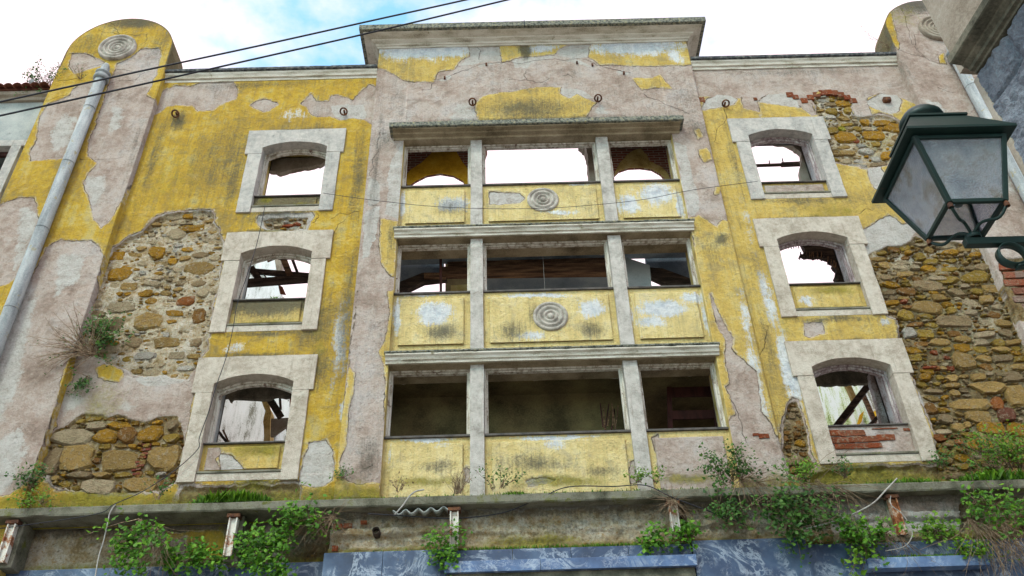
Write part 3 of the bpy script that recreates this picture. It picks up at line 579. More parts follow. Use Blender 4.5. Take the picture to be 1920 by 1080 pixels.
# ---- mouldings ----------------------------------------------
def cornice_u(name, parent, x0, x1, yf, yb, prof, mat, step=.0):
    """profile (projection, z) swept round front and both ends; top closed"""
    b = MB(); n = len(prof); vs = []
    for p, z in prof:
        vs += [(x0-p, yb, z), (x0-p, yf-p, z), (x1+p, yf-p, z), (x1+p, yb, z)]
    fs = [(4*i+j, 4*i+j+1, 4*i+j+5, 4*i+j+4) for i in range(n-1) for j in range(3)]
    fs.append(tuple(4*(n-1)+j for j in range(4)))
    b.add(vs, fs); return b.build(name, mat, parent)
def run_strip(name, parent, x0, x1, prof, mat, res=.05, amp=.003, seed=0):
    """straight moulding: profile of (y, z) along x, finely cut so that its arrises wander a little"""
    n = max(2, int((x1-x0)/res)); xs = np.linspace(x0, x1, n); k = len(prof); vs = []
    for x in xs:
        for i, (y, z) in enumerate(prof):
            w = amp*(vnoise(np.array([x*5.]), np.array([i*3.1]), seed)[0]-.5)*2
            chip = max(0, vnoise(np.array([x*9.]), np.array([i*1.7]), seed+4)[0]-.86)*.12
            vs.append((x, y+abs(chip)+w*.5, z+w))
    fs = [(i*k+j, (i+1)*k+j, (i+1)*k+(j+1) % k, i*k+(j+1) % k) for i in range(n-1) for j in range(k)]
    fs += [tuple(range(k))[::-1], tuple((n-1)*k+j for j in range(k))]
    return MB().add(vs, fs).build(name, mat, parent)
top_c = cornice_u('cornice', ruin, bay_l, bay_r, -.08, .55, [(-.01,15.86),(.035,15.86),(.04,15.905),(.06,15.91),(.075,15.945),(.14,15.975),(.15,16.0),(.185,16.005),(.29,16.025),(.295,16.035)], 'cornice')
sl = cornice_u('capping_slab', top_c, bay_l, bay_r, -.08, .55, [(.27,16.034),(.36,16.036),(.365,16.05),(.365,16.17),(.355,16.18)], 'lichen')
c = W(984, 60, -.45); MB().box(c[0]-.010, c[0]+.010, -.448, -.40, 16.03, 16.186).build('open_joint', 'dark_crust', top_c)
for (a, b, sd) in ((PCL+PR-.02, bay_l+.0, 1), (bay_r, PCR-PR+.02, 2)):
    p = run_strip('parapet_moulding', ruin, a, b, [(.3,15.08),(-.025,15.09),(-.03,15.15),(-.06,15.155),(-.075,15.20),(-.10,15.235),(-.105,15.27),(-.10,15.275),(.3,15.275)], 'cornice', seed=sd)
    run_strip('capping_slab', p, a+.01, b-.01, [(.45,15.278),(-.125,15.278),(-.14,15.29),(-.14,15.345),(-.12,15.36),(.45,15.37)], 'dark_crust', seed=sd+5)
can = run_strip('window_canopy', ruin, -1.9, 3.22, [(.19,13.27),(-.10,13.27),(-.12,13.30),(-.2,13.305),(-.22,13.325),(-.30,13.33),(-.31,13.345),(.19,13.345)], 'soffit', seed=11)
run_strip('capping_slab', can, -1.955, 3.275, [(.2,13.347),(-.345,13.347),(-.355,13.36),(-.355,13.45),(-.34,13.465),(.0,13.53),(.2,13.53)], 'lichen', seed=12)
CORN = (11.12, 8.70)
for i, zt in enumerate(CORN):
    c = run_strip('string_course', ruin, -1.76, 3.13, [(.45,zt-.17),(-.13,zt-.17),(-.135,zt-.13),(-.155,zt-.125),(-.17,zt-.085),(-.2,zt-.06),(-.2,zt-.035),(.1,zt-.03)], 'cornice', seed=20+i)
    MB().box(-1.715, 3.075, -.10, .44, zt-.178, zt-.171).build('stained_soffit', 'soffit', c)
    run_strip('weathered_cap', c, -1.775, 3.145, [(.1,zt-.029),(-.205,zt-.029),(-.215,zt-.02),(-.215,zt+.0),(.02,zt+.05),(.1,zt+.05)], 'lichen', seed=30+i)

# ---- mullions, window openings of the bay -------------------
MULL = ((-.525, -.325), (1.715, 1.925))
for (a, b) in MULL:
    m = MB()
    for z0, z1 in ((6.25, 8.535), (8.75, 10.955), (11.17, 13.268)):
        m.box(a, b, -.055, .16, z0, z1)
    link('mullion', worn(m.mesh('mullion', .008), .007, int(a*9)), 'granite', ruin)
for (a, b, y0) in ((OPEN[0]-.02, OPEN[0], -.06), (OPEN[1], OPEN[1]+.02, -.06)):
    MB().box(a, b, y0, .5, 6.25, 13.42).build('bay_reveal', 'yellow_reveal', ruin)
BAYS = ((OPEN[0], MULL[0][0]), (MULL[0][1], MULL[1][0]), (MULL[1][1], OPEN[1]))
ROWS = ((12.17, 13.27, 11.10), (9.87, 10.95, 8.68), (7.37, 8.53, 6.2))     # sill z, opening top z, spandrel foot z
wmark = {(0,0): [('grime', 845,390,45,22,.55), ('white', 850,385,45,18,.8), ('white', 755,385,8,30,.9)],
         (0,1): [('white', 1090,345,40,6,.9), ('grime', 1100,390,30,20,.3), ('white', 1050,400,50,6,.6)],
         (0,2): [('white', 1230,365,45,28,.85), ('white', 1180,385,30,25,.85), ('white', 1275,385,9,30,1.0)],
         (1,0): [('white', 815,590,40,28,1.0), ('grime', 830,625,50,22,.72), ('white', 745,595,8,40,1.), ('white', 800,553,60,6,.9)],
         (1,1): [('grime', 960,620,40,25,.62), ('white', 1110,580,35,22,.85), ('grime', 1110,620,40,18,.65), ('grime', 1000,590,14,22,.6), ('white', 1000,556,80,6,.9), ('white', 1000,630,40,12,.6)],
         (1,2): [('white', 1240,580,60,22,1.0), ('white', 1220,605,40,14,.75), ('white', 1300,560,40,14,.8), ('white', 1322,600,8,40,.8)],
         (2,0): [('grime', 820,875,50,16,.6), ('white', 830,835,20,12,.5), ('white', 800,825,60,6,.9), ('moss', 800,905,90,14,.7)],
         (2,1): [('white', 1040,835,30,14,.6), ('grime', 1000,870,90,25,.6), ('grime', 1130,885,50,14,.6), ('white', 1040,822,100,6,.9), ('moss', 1050,905,120,16,.8)],
         (2,2): [('moss', 1290,900,90,14,.8)]}
for r, (zs_, zt, zf) in enumerate(ROWS):
    for c, (xa, xb) in enumerate(BAYS):
        # spandrel: recessed ground plus raised panel
        sp = empty('spandrel', (0, 0, 0), ruin); sp.location = Vector(((xa+xb)/2, 0, zf))-ruin.location
        mk = wmark[(r, c)]
        relief('spandrel_ground', sp, xa, xb, zf, zs_, .02, 'coat', ops=[('bare', [(852+a, 905-b) for a, b in ()])] if 0 else ([('bare', [(1221,820),(1230,870),(1240,905),(1262,905),(1252,850),(1236,815)]), ('bare', [(1178,885),(1184,860),(1196,870),(1200,910),(1180,912)]), ('bare', [(1372,812),(1384,812),(1392,850),(1384,850)])] if (r == 2 and c == 2) else [('bare', [(996,836),(1003,830),(1008,850),(1008,905),(996,905)]), ('bare', [(1178,890),(1182,862),(1190,860),(1196,905),(1180,908)])] if (r == 2 and c == 1) else [('bare', [(872,880),(876,874),(882,880),(882,905),(872,905)])] if (r == 2 and c == 0) else []),
               blobs=mk+[('white', (735 if c == 0 else 985 if c == 1 else 1180)+0, (385, 590, 860)[r], 12, 30, .6)], res=.016, pale=.85, seed=40+r*3+c)
        pa, pb = xa+(.10 if c else .11), xb-.10
        zpt = zs_-.10; zpb = zf+(.24 if r < 2 else .3)
        ops = []
        if r == 2 and c == 2: ops = [('bare', [(1210,800),(1380,800),(1400,920),(1215,920)])]
        if r == 0 and c == 1: ops = [('light', [(918,360),(940,362),(975,365),(985,372),(975,382),(918,385)])]
        if r == 2 and c == 1: ops = [('light', [(985,905),(1000,898),(1030,900),(1042,905),(1035,912),(990,914)])]
        pn = relief('panel', sp, pa, pb, zpb, zpt, -.012, 'coat', ops=ops, blobs=mk, res=.014, pale=1., skirt=.04, seed=60+r*3+c, rough=.003, py=0.)
        if r == 2 and c == 2: pn['label'] = 'bare grey rendered panel'
        if c == 1 and r < 2:
            cz = (11.79, 9.37)[r]
            md = MB().lathe([(.268,.0),(.268,.03),(.25,.045),(.225,.045),(.215,.025),(.195,.025),(.185,.05),(.165,.055),(.145,.04),(.135,.02),(.115,.02),(.105,.045),(.09,.05),(.075,.035),(.07,.02),(.05,.02),(.045,.045),(.03,.055),(.0005,.058)], (BX, -.015, cz)).build('medallion', 'medallion', sp)
        # sill strip and timber window frame
        MB().box(xa, xb, -.03, .2, zs_+.002, zs_+.035).build('sill', 'lead', ruin, .004)
        f = MB(); fy0, fy1, w = .10, .17, .055
        za, zb = zs_+.037, zt-.004
        f.box(xa, xa+w, fy0, fy1, za, zb).box(xb-w, xb, fy0, fy1, za, zb).box(xa+w, xb-w, fy0+.002, fy1, zb-w*.85, zb)
        f.box(xa, xa+.03, fy0-.035, fy0-.001, za, zb).box(xb-.03, xb, fy0-.035, fy0-.001, za, zb).box(xa+.03, xb-.03, fy0-.035, fy0-.001, zb-.03, zb)
        me = f.mesh('window_frame', .003); rough_edges(me, .004, r*3+c)
        link('window_frame', me, 'wood', ruin)

# ---- arched windows in stone surrounds ----------------------
def arch_pts(cx, T, hw, n=14, spring=-.45, apex=-.31):
    rise = apex-spring; rad = (hw*hw+rise*rise)/(2*rise); a0 = math.asin(hw/rad)
    return [(cx+rad*math.sin(a0*(2*i/n-1)), T+apex-rad+rad*math.cos(a0*(2*i/n-1))) for i in range(n+1)]
def arched_window(cx, T, sill, mat, apron, label, blobs, pale, right):
    w = empty('window', (0, 0, 0), ruin); w.location = Vector((cx, 0, T-2))-ruin.location; w['label'] = label
    yf, yb = -.055, .17
    ap = arch_pts(cx, T, .575)
    outer = [(cx-.875, T), (cx-.875, T-.595), (cx-.575, T-.595)]+ap+[(cx+.575, T-.595), (cx+.875, T-.595), (cx+.875, T)]
    # lintel as columns of quads so the caps triangulate cleanly
    b = MB(); cols = [(cx-.875, T-.595), (cx-.5752, T-.595)]+ap+[(cx+.5752, T-.595), (cx+.875, T-.595)]
    n = len(cols)
    vs = [(x, y, z) for y in (yf, yb) for x, z in cols]+[(x, y, T) for y in (yf, yb) for x, _ in cols]
    fs = []
    for i in range(n-1):
        fs += [(i, i+1, 2*n+i+1, 2*n+i), (n+i, 3*n+i, 3*n+i+1, n+i+1), (i, n+i, n+i+1, i+1), (2*n+i, 2*n+i+1, 3*n+i+1, 3*n+i)]
    fs += [(0, 2*n, 3*n, n), (n-1, 2*n-1, 4*n-1, 3*n-1)]
    b.add(vs, fs); link('lintel', worn(b.mesh('lintel'), .008, int(T*5)+right*3), mat, w)
    for s in (-1, 1):
        x0, x1 = sorted((cx+s*.575, cx+s*.815))
        link('jamb', worn(MB().box(x0, x1, yf+.004, yb, T-1.985, T-.598).mesh('jamb', .006), .009, int(T*5)+s+right*7), mat, w)
    # apron below the sill
    x0, x1 = cx-.573, cx+.573
    MB().box(x0, x1, -.02, yb, T-1.97, T-1.86).build('apron_base', 'lime', w, .006)
    MB().box(x0, x1, -.035, yb, T-1.858, T-1.825).build('apron_moulding', 'concrete' , w, .008)
    apron(w, x0, x1, T, sill, blobs, pale)
    MB().box(x0, x1, .0, .45, sill, sill+.022).build('sill', 'lead', w, .004)
    # timber frame
    f = MB(); ai = arch_pts(cx, T-.0, .573); aj = arch_pts(cx, T-.055, .52)
    za = sill+.024
    for (y0, y1, d) in ((.172, .23, .055), (.14, .171, .028)):
        ai = arch_pts(cx, T-.002, .573); aj = arch_pts(cx, T-.002-d, .573-d)
        L_ = [(cx-.573, za)]+ai+[(cx+.573, za)]; I_ = [(cx-.573+d, za)]+aj+[(cx+.573-d, za)]
        k = len(L_); vs = [(x, y, z) for y in (y0, y1) for x, z in L_]+[(x, y, z) for y in (y0, y1) for x, z in I_]
        fs = []
        for i in range(k-1):
            fs += [(i, i+1, 2*k+i+1, 2*k+i), (k+i, 3*k+i, 3*k+i+1, k+i+1), (2*k+i, 2*k+i+1, 3*k+i+1, 3*k+i), (i, k+i, k+i+1, i+1)]
        f.add(vs, fs)
    me = f.mesh('timber_frame'); rough_edges(me, .004, int(T*10)+right)
    link('timber_frame', me, 'wood_violet' if right else 'wood', w)
    # plastered reveal behind
    rv = MB(); k = [(cx-.6, sill-.05), (cx-.6, T-.06), (cx+.6, T-.06), (cx+.6, sill-.05)]
    n = len(k); rv.add([(x, y, z) for y in (.232, .60) for x, z in k], [(i, i+1, n+i+1, n+i) for i in range(n-1)])
    rv.build('reveal', 'violet_reveal' if right else ('yellow_reveal' if T > 13 else 'grey_wall'), w)
    return w
def apron_plain(mat_y):
    def f(w, x0, x1, T, sill, blobs, pale):
        relief('apron_ground', w, x0, x1, T-1.86, sill, .06, 'coat', res=.018, pale=pale, seed=int(T*7)+int(x0*3), blobs=blobs)
        relief('apron_panel', w, x0+.07, x1-.07, T-1.78, sill-.045, .035, 'coat', ops=mat_y, res=.015, skirt=.05, pale=pale, seed=int(T*9)+int(x0*3), blobs=blobs, rough=.003)
    return f
def apron_brick(w, x0, x1, T, sill, blobs, pale):
    relief('apron_ground', w, x0, x1, T-1.86, sill, .03, 'render', res=.014, seed=77, bare_rough=.012)
    for (a, b, c, d) in ((1532,818,1620,806),(1635,805,1682,802),(1558,831,1600,819),(1602,829,1645,817),(1646,826,1676,814),(1585,842,1626,831),(1630,840,1652,830),(1567,842,1582,832),(1695,808,1705,803)):
        p = W(a, b, .02); q = W(c, d, .02)
        if c-a > 60: 
            for (e0, e1) in ((a, (a+c)/2-1), ((a+c)/2+1, c)):
                p = W(e0, b, .02); q = W(e1, d, .02)
                o = brick(w, p[0], q[0], p[2], q[2], .018)
        else: brick(w, p[0], q[0], p[2], q[2], .018)
BRICK_ME = []
def brick(parent, x0, x1, z0, z1, y, col=None):
    if not BRICK_ME:
        for k in range(4):
            me = MB().box(-.5, .5, -.5, .5, -.5, .5).mesh('brick', .06); rough_edges(me, .10, k*3); BRICK_ME.append(me)
    o = link('brick', random.choice(BRICK_ME), 'rubble', parent)
    o.location = o.location+Vector(((x0+x1)/2, y+.02, (z0+z1)/2)); o.scale = (abs(x1-x0), .05, abs(z1-z0))
    o.color = (col or random.choice([(.40, .095, .035), (.32, .075, .03), (.36, .12, .06)]))+(1,); return o
LIMES = ('lime_grey', 'lime', 'lime')
arched_window(WIN_L, TOPS[0], 12.07, 'lime_grey', apron_plain([]), 'arched window showing open sky, mossy apron', [('grime', 540,372,110,30,1.15), ('moss', 500,376,16,9,.9), ('moss', 580,384,60,8,.5)], .3, 0)
arched_window(WIN_L, TOPS[1], 9.86, 'lime', apron_plain([]), 'arched window with fallen roof timbers behind', [('grime', 510,568,120,34,1.1), ('moss', 500,606,80,10,.5)], .5, 0)
arched_window(WIN_L, TOPS[2], 7.38, 'lime', apron_plain([('bare', [(372,836),(415,836),(418,850),(408,860),(412,885),(370,885)]), ('light', [(415,848),(440,855),(452,868),(460,882),(410,885)])]), 'arched window with bright peeling wall behind', [('moss', 490,845,70,18,.85), ('moss', 450,890,90,8,.7)], .35, 0)
arched_window(WIN_R, TOPS[0], 12.09, 'lime_grey', apron_plain([('bare', [(1410,335),(1560,330),(1575,372),(1425,376)])]), 'arched window with one loose beam across the sky', [('grime', 1490,345,60,8,.4)], .3, 1)
arched_window(WIN_R, TOPS[1], 9.88, 'lime', apron_plain([]), 'arched window with ragged roof laths', [('moss', 1560,545,70,14,.7), ('white', 1510,565,20,15,.7), ('moss', 1550,585,70,6,.7)], .45, 1)
arched_window(WIN_R, TOPS[2], 7.38, 'lime', apron_brick, 'arched window with exposed red brick apron', [], 0, 1)

# ---- pier fittings, ring bolts ------------------------------
rings = [(.365,0),(.365,.06),(.35,.085),(.325,.09),(.31,.075),(.30,.05),(.275,.05),(.265,.075),(.24,.08),(.225,.06),(.215,.045),(.19,.045),(.18,.07),(.16,.075),(.145,.055),(.14,.04),(.115,.04),(.105,.065),(.085,.07),(.075,.045),(.06,.04),(.05,.06),(.03,.068),(.0005,.07)]
for pr, pc in ((pier_l, PCL-.03), (pier_r, PCR-.02)):
    MB().lathe(rings, (pc, -.145, 15.99), k=48).build('medallion', 'medallion' if pr is pier_l else 'brown_render', pr)
    px_ = pc-.02
    d = MB(); d.tube([(px_, -.27, 4.2), (px_, -.27, 9.5), (px_-.004, -.27, 14.95)], .102, 16)
    pipe = d.build('downpipe', 'asbestos', pr)
    d = MB().lathe([(.104,0),(.135,.005),(.14,.05),(.135,.10),(.112,.11),(.112,.15),(.135,.16),(.137,.20),(.115,.22),(.09,.24),(.075,.40),(.05,.46),(.001,.47)], (px_, -.27, 14.9), 'z', 20).build('pipe_head', 'asbestos', pipe)
    for z in (8.0, 9.6, 11.2, 12.7, 14.1):
        MB().lathe([(.103,0),(.108,.002),(.108,.02),(.103,.022)], (px_, -.27, z), 'z', 18).build('pipe_clip', 'asbestos', pipe)
for (a, b, y) in ((330,214,-.02), (645,210,-.02), (886,192,-.10), (1121,185,-.10), (1360,195,-.02)):
    c = W(a, b, y-.05); m = MB()
    m.tube([Vector((c[0], y+.05, c[2]+.03)), Vector((c[0], y-.07, c[2]+.03))], .018, 8)
    pts = [c+Vector((.062*math.cos(t), -.03-.055*math.sin(t), .034*math.sin(t)-.02)) for t in np.linspace(0, 2*math.pi, 21)]
    m.tube(pts, .016, 6, cap=False)
    m.build('ring_bolt', 'rust', ruin)
c = W(1663, 187, -.04); MB().box(c[0]-.07, c[0]+.07, -.08, .02, c[2]-.05, c[2]+.05).build('iron_plate', 'rust', ruin, .02)

for (a, b) in ((1082,118), (1111,122), (1170,137), (834,146), (912,121)):
    c = W(a, b, -.09); MB().box(c[0]-.02, c[0]+.015, -.115, -.05, c[2]-.035, c[2]+.03).build('iron_tie', 'rust', ruin, .006)
# ---- ledge, lower wall, brackets, marble --------------------
ledge = run_strip('ledge', ruin, -8.6, 9.9, [(.05,6.215),(-.385,6.22),(-.40,6.235),(-.41,6.32),(-.39,6.335),(.05,6.36)], 'concrete', res=.06, amp=.007, seed=50)
def lower_extra(X, Z, A):
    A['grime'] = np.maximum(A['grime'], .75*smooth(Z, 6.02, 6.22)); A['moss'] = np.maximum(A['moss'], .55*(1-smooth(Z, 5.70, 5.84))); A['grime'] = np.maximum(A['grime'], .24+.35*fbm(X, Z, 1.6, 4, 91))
def band_rough(o, amp):
    me = o.data; n = len(me.vertices); c = np.empty(n*3); me.vertices.foreach_get('co', c); c = c.reshape(-1, 3)
    x, z = c[:, 0], c[:, 2]
    bands = .075*smooth(np.sin((z-5.9+.03*fbm(x, z, 1.2, 3, 3)+.012*fbm(x, z, 8, 3, 8))*24), .1, .5)*np.clip(.55+.9*fbm(x, z*.3, .9, 3, 12), 0, 1)
    c[:, 1] -= 1.5*amp*(fbm(x*.6, z, 7, 5, 61)+.6*fbm(x, z, 20, 3, 67))+bands*(1 if x.mean() > -2 else .25)
    me.vertices.foreach_set('co', c.ravel()); me.update()
lw1 = relief('lower_wall', ruin, -8.5, -2.30, 5.5, 6.24, .05, 'render', ops=[('stone', [(-200,985),(240,960),(300,1000),(330,1075),(-200,1090)]), ('stone', [(500,960),(640,955),(640,1060),(540,1060)]), ('tone', [(-200,985),(240,960),(300,1000),(330,1075),(-200,1090)]), ('coat', [(310,995),(420,992),(420,1050),(310,1055)]), ('coat', [(455,992),(480,990),(480,1010),(455,1012)]), ('bare', [(320,1010),(350,1005),(352,1050),(320,1050)])], blobs=[('grime', 370,1020,40,30,.5), ('moss', 420,1000,100,30,.5), ('grime', 560,1010,70,40,.6)], extra=lower_extra, seed=81, bare_rough=.02, py=.05); band_rough(lw1, .02)
lw2 = relief('lower_wall', ruin, -2.30, 9.8, 5.5, 6.24, -.19, 'render', ops=[('stone', [(600,965),(640,962),(1240,950),(1320,945),(1560,940),(1560,1040),(600,1060)]), ('tone', [(600,940),(1560,920),(1560,1000),(1240,1005),(600,1030)]), ('light', [(630,960),(720,957),(730,985),(640,990)]), ('light', [(640,1012),(850,1002),(870,1020),(640,1032)]), ('light', [(860,950),(1240,935),(1240,955),(860,965)]), ('light', [(870,985),(1260,965),(1260,978),(870,996)]), ('stone', [(640,1000),(880,1000),(1240,980),(1240,1030),(640,1050)]), ('stone', [(1280,975),(1560,960),(1560,1030),(1280,1030)]), ('stone', [(1800,940),(2000,930),(2000,1020),(1800,1020)]), ('light', [(1700,960),(1800,955),(1815,1000),(1700,1005)]), ('light', [(1560,965),(1650,962),(1650,1000),(1560,1000)])],
             blobs=[('moss', 1000,1015,130,20,.8), ('grime', 900,940,150,14,.5), ('grime', 1400,970,120,40,.5), ('grime', 1600,960,120,50,.55), ('grime', 1800,970,120,60,.5)], extra=lower_extra, skirt=.25, seed=82, bare_rough=.02, py=-.19); band_rough(lw2, .022)
for i, x in enumerate((-6.33, -3.52, -.71, 2.09, 4.91)):
    br = empty('bracket', (0, 0, 0), ruin); br.location = Vector((x, -.3, 5.65))-ruin.location
    zb = (5.66, 5.66, 5.66, 5.80, 5.68)[i]; lean = (0, 0, 0, .0, .0)[i]
    ft, wb = .02, .055
    m = MB().box(x-wb, x-wb+.018, -.345, -.255, zb, 6.19).box(x+wb-.018, x+wb, -.345, -.255, zb, 6.19).box(x-wb+.018, x+wb-.018, -.31, -.29, zb, 6.19)
    me = m.mesh('steel_upright', .004); rough_edges(me, .008, i); link('steel_upright', me, 'rusty_flake' if i == 4 else 'flaking', br)
    MB().box(x-.085, x+.085, -.36, -.25, 6.15, 6.2).build('bolt_plate', 'rust', br, .008)
    if i in (0, 1, 4):
        MB().box(x-.075, x+.11, -.24, .06, 5.62, 6.21).build('concrete_fin', 'concrete', br, .012)
clad = empty('marble_cladding', (0, 0, 0), ruin); clad.location = Vector((0, -.2, 0))-ruin.location
def slab(x0, x1, y0, y1, z0, z1, name='panel'):
    o = MB().box(x0+.0025, x1-.0025, y0, y1, z0, z1).build(name, 'marble_light' if name == 'lintel_slab' else 'marble', clad, .004); return o
xs_ = [-8.5, -7.3, -6.1, -4.9, -3.75, -2.36]
for a, b in zip(xs_[:-1], xs_[1:]): slab(a, b, -.02, .06, 3.2, 5.66)
mx_ = [(-2.34, -1.60), (-1.60, -.73), (-.73, .02), (.02, .75), (.75, 1.47), (1.47, 1.89), (1.89, 2.26)]
for i, (a, b) in enumerate(mx_): slab(a, b, -.235-(.012 if i < 2 else 0), -.15, 3.2, 5.685-(.0 if i < 2 else .015))
slab(2.27, 3.70, -.26, -.15, 3.2, 5.70)
for a, b in ((3.70, 4.4), (4.4, 5.75), (5.75, 6.9), (6.9, 8.2), (8.2, 9.8)): slab(a, b, -.225, -.15, 3.2, 5.62)
for a, b in ((-.82, .36), (.36, 2.28)): slab(a, b, -.36, -.24, 5.35, 5.49, 'lintel_slab')
slab(4.34, 5.83, -.40, -.24, 5.235, 5.365, 'lintel_slab')
MB().box(-8.5, 9.8, .0, .3, 0, 5.6).build('base_wall', 'brown_render', ruin)
MB().box(-.8, 2.25, -.3, .0, 5.2, 5.349).build('lintel_bed', 'eave', ruin)
# corrugated offcut, drain stub, loose bricks under the ledge
m = MB(); vs = []; n = 40; a = W(737, 962, -.33); b = W(846, 953, -.33)
for i in range(n+1):
    t = i/n; x = a[0]+(b[0]-a[0])*t; z = a[2]+(b[2]-a[2])*t+.028*math.cos(t*2*math.pi*4.6)
    vs += [(x, -.36, z), (x, -.18, z+.015)]
m.add(vs, [(2*i, 2*i+1, 2*i+3, 2*i+2) for i in range(n)], True); o = m.build('corrugated_offcut', 'grey_wall', ruin)
sm_ = o.modifiers.new('thickness', 'SOLIDIFY'); sm_.thickness = .012
for (px_, py_) in ((706, 998), (1382, 964), (1280, 975)):
    c = W(px_, py_, -.24); d = MB().lathe([(.05, -.1), (.05, .06), (.04, .06), (.04, -.1)], c, 'y', 16).build('drain_stub', 'timber', ruin)
for (a, b, c_, d_) in ((624,992,642,982),(643,990,660,981),(676,982,688,976),(622,1034,634,1023)):
    p = W(a, b, -.23); q = W(c_, d_, -.23); brick(lw2, p[0], q[0], p[2], q[2], -.235)

# ---- rubble stones and bricks bared in the walls ------------
OCH, TAN, BRN, BEI, GRB, RUS, PAL, OLV = (.56,.29,.025), (.54,.345,.115), (.33,.16,.04), (.60,.47,.29), (.42,.30,.16), (.42,.14,.035), (.70,.65,.55), (.44,.285,.05)
STONE_ME = []
for k in range(14):                       # rough hewn lumps: polygonal outline, split face, 45 triangles each
    r_ = random.Random(k+3); n = 9; vs = []
    ring = []
    for j in range(n):
        a = 2*math.pi*(j+r_.uniform(-.36, .36))/n; ca, sa = math.cos(a), math.sin(a)
        q = min(1/max(abs(ca), .001), 1/max(abs(sa), .001), 1.22 if k % 3 else 1.05)*r_.uniform(.80, 1.05); ring.append((.5*q*ca, .5*q*sa))
    tx, tz = r_.uniform(-.5, .5), r_.uniform(-.5, .5)
    for (s_, y_) in ((1.03, .6), (1.0, -.5), (.84, -.92)):
        for (x_, z_) in ring:
            x2, z2 = x_*s_+r_.uniform(-.04, .04), z_*s_+r_.uniform(-.04, .04)
            vs.append((x2, y_+(r_.uniform(-.13, .13)+tx*x2+tz*z2)*(y_ < 0), z2))
    vs.append((r_.uniform(-.16, .16), -.95+r_.uniform(-.1, .1), r_.uniform(-.16, .16)))
    fs = [(i*n+j, i*n+(j+1) % n, (i+1)*n+(j+1) % n, (i+1)*n+j) for i in (0, 1) for j in range(n)]+[(2*n+j, 2*n+(j+1) % n, 3*n) for j in range(n)]
    STONE_ME.append(MB().add(vs, fs, False).mesh('stone'))
stones = []       # (area, wall, x, z, w, h, colour, proud, mesh)
def lay(wall, polypx, hand, classes, palette, proud, seed, gap=.012, y=0., tilt=.05):
    rg = np.random.default_rng(seed); P = U(polypx, y); rects = []
    for (px_, py_, w_, h_, col) in hand:
        c = W(px_, py_, y); sx = (W(px_+.5, py_, y)-W(px_-.5, py_, y)).length; sz = (W(px_, py_+.5, y)-W(px_, py_-.5, y)).length
        w, h = w_*sx, h_*sz; rects.append((c[0], c[2], w, h)); stones.append((w*h*4, wall, c[0], c[2], w, h, col, proud*rg.uniform(1.0, 1.4), int(rg.integers(14)), rg.uniform(-tilt, tilt)))
    lo, hi = P.min(0), P.max(0)
    for (w0, w1, h0, h1, tries) in classes:
        xs = rg.uniform(lo[0], hi[0], tries); zs = rg.uniform(lo[1], hi[1], tries); ws = rg.uniform(w0, w1, tries); hs = rg.uniform(h0, h1, tries)
        ok = np.ones(tries, bool)
        for dx, dz in ((-.42, 0), (.42, 0), (0, -.42), (0, .42)): ok &= sdf(xs+dx*ws, zs+dz*hs, P) > .0
        for i in np.nonzero(ok)[0]:
            x, z, w, h = xs[i], zs[i], ws[i], hs[i]
            if rects:
                q = np.array(rects)
                if ((np.abs(q[:, 0]-x) < (q[:, 2]+w)/2*.93+gap) & (np.abs(q[:, 1]-z) < (q[:, 3]+h)/2*.93+gap)).any(): continue
            rects.append((x, z, w, h)); col = palette[int(rg.integers(len(palette)))]
            stones.append((w*h, wall, x, z, w, h, col, proud*rg.uniform(.6, 1.3), int(rg.integers(14)), rg.uniform(-tilt*2, tilt*2)))
SMALL = [(.16,.30,.09,.16,900),(.10,.18,.06,.11,1600),(.06,.11,.035,.07,2600),(.03,.06,.02,.04,3200)]
SPARSE = [(.16,.30,.08,.14,260),(.10,.18,.05,.09,420),(.06,.11,.03,.06,800),(.03,.06,.02,.035,1600)]
lay(wall_left, STONE_L1, [(222,508,46,27,OCH),(292,470,32,20,OCH),(372,501,54,24,TAN),(215,478,34,16,OCH),(360,426,46,12,OCH),(330,437,34,20,BEI),(322,487,18,12,OCH),(228,573,56,18,BEI),(275,600,58,32,TAN),(215,607,34,24,GRB),(310,640,50,20,TAN),(283,562,22,12,OCH),(325,585,34,12,OCH),(372,590,26,26,BRN),(270,665,40,16,PAL),(310,700,0.1,0.1,PAL),(345,562,34,18,RUS),(240,535,30,14,TAN),(380,545,24,16,BEI),(250,640,28,18,GRB),(365,640,22,16,GRB),(330,665,30,14,BEI),(240,672,24,12,OLV)],
    SPARSE, [TAN, BEI, OCH, BEI, GRB, OCH, PAL, TAN], .036, 1)
lay(wall_left, STONE_L2, [(143,857,66,44,TAN),(222,862,72,40,TAN),(305,858,62,42,TAN),(280,812,46,30,OCH),(135,819,76,28,BEI),(95,865,34,50,GRB),(182,912,66,28,BEI),(262,908,66,28,TAN),(180,797,40,14,BEI),(198,818,44,26,OCH),(238,815,34,28,BRN),(320,820,32,20,OLV),(322,795,24,22,GRB),(225,797,42,14,OCH),(327,840,18,12,TAN),(150,890,50,12,GRB),(190,890,34,12,TAN),(230,890,34,10,OLV),(300,888,20,8,PAL)],
    SMALL, [TAN, OLV, BRN, OLV, GRB, OCH, BRN], .065, 2, gap=.006)
lay(wall_left, STONE_L3, [(540,421,24,5,(.38,.085,.03)),(557,419,14,5,(.38,.085,.03)),(520,421,16,5,BEI),(530,428,12,5,OCH)], [(.05,.1,.03,.05,300)], [BEI, PAL, TAN], .05, 3)
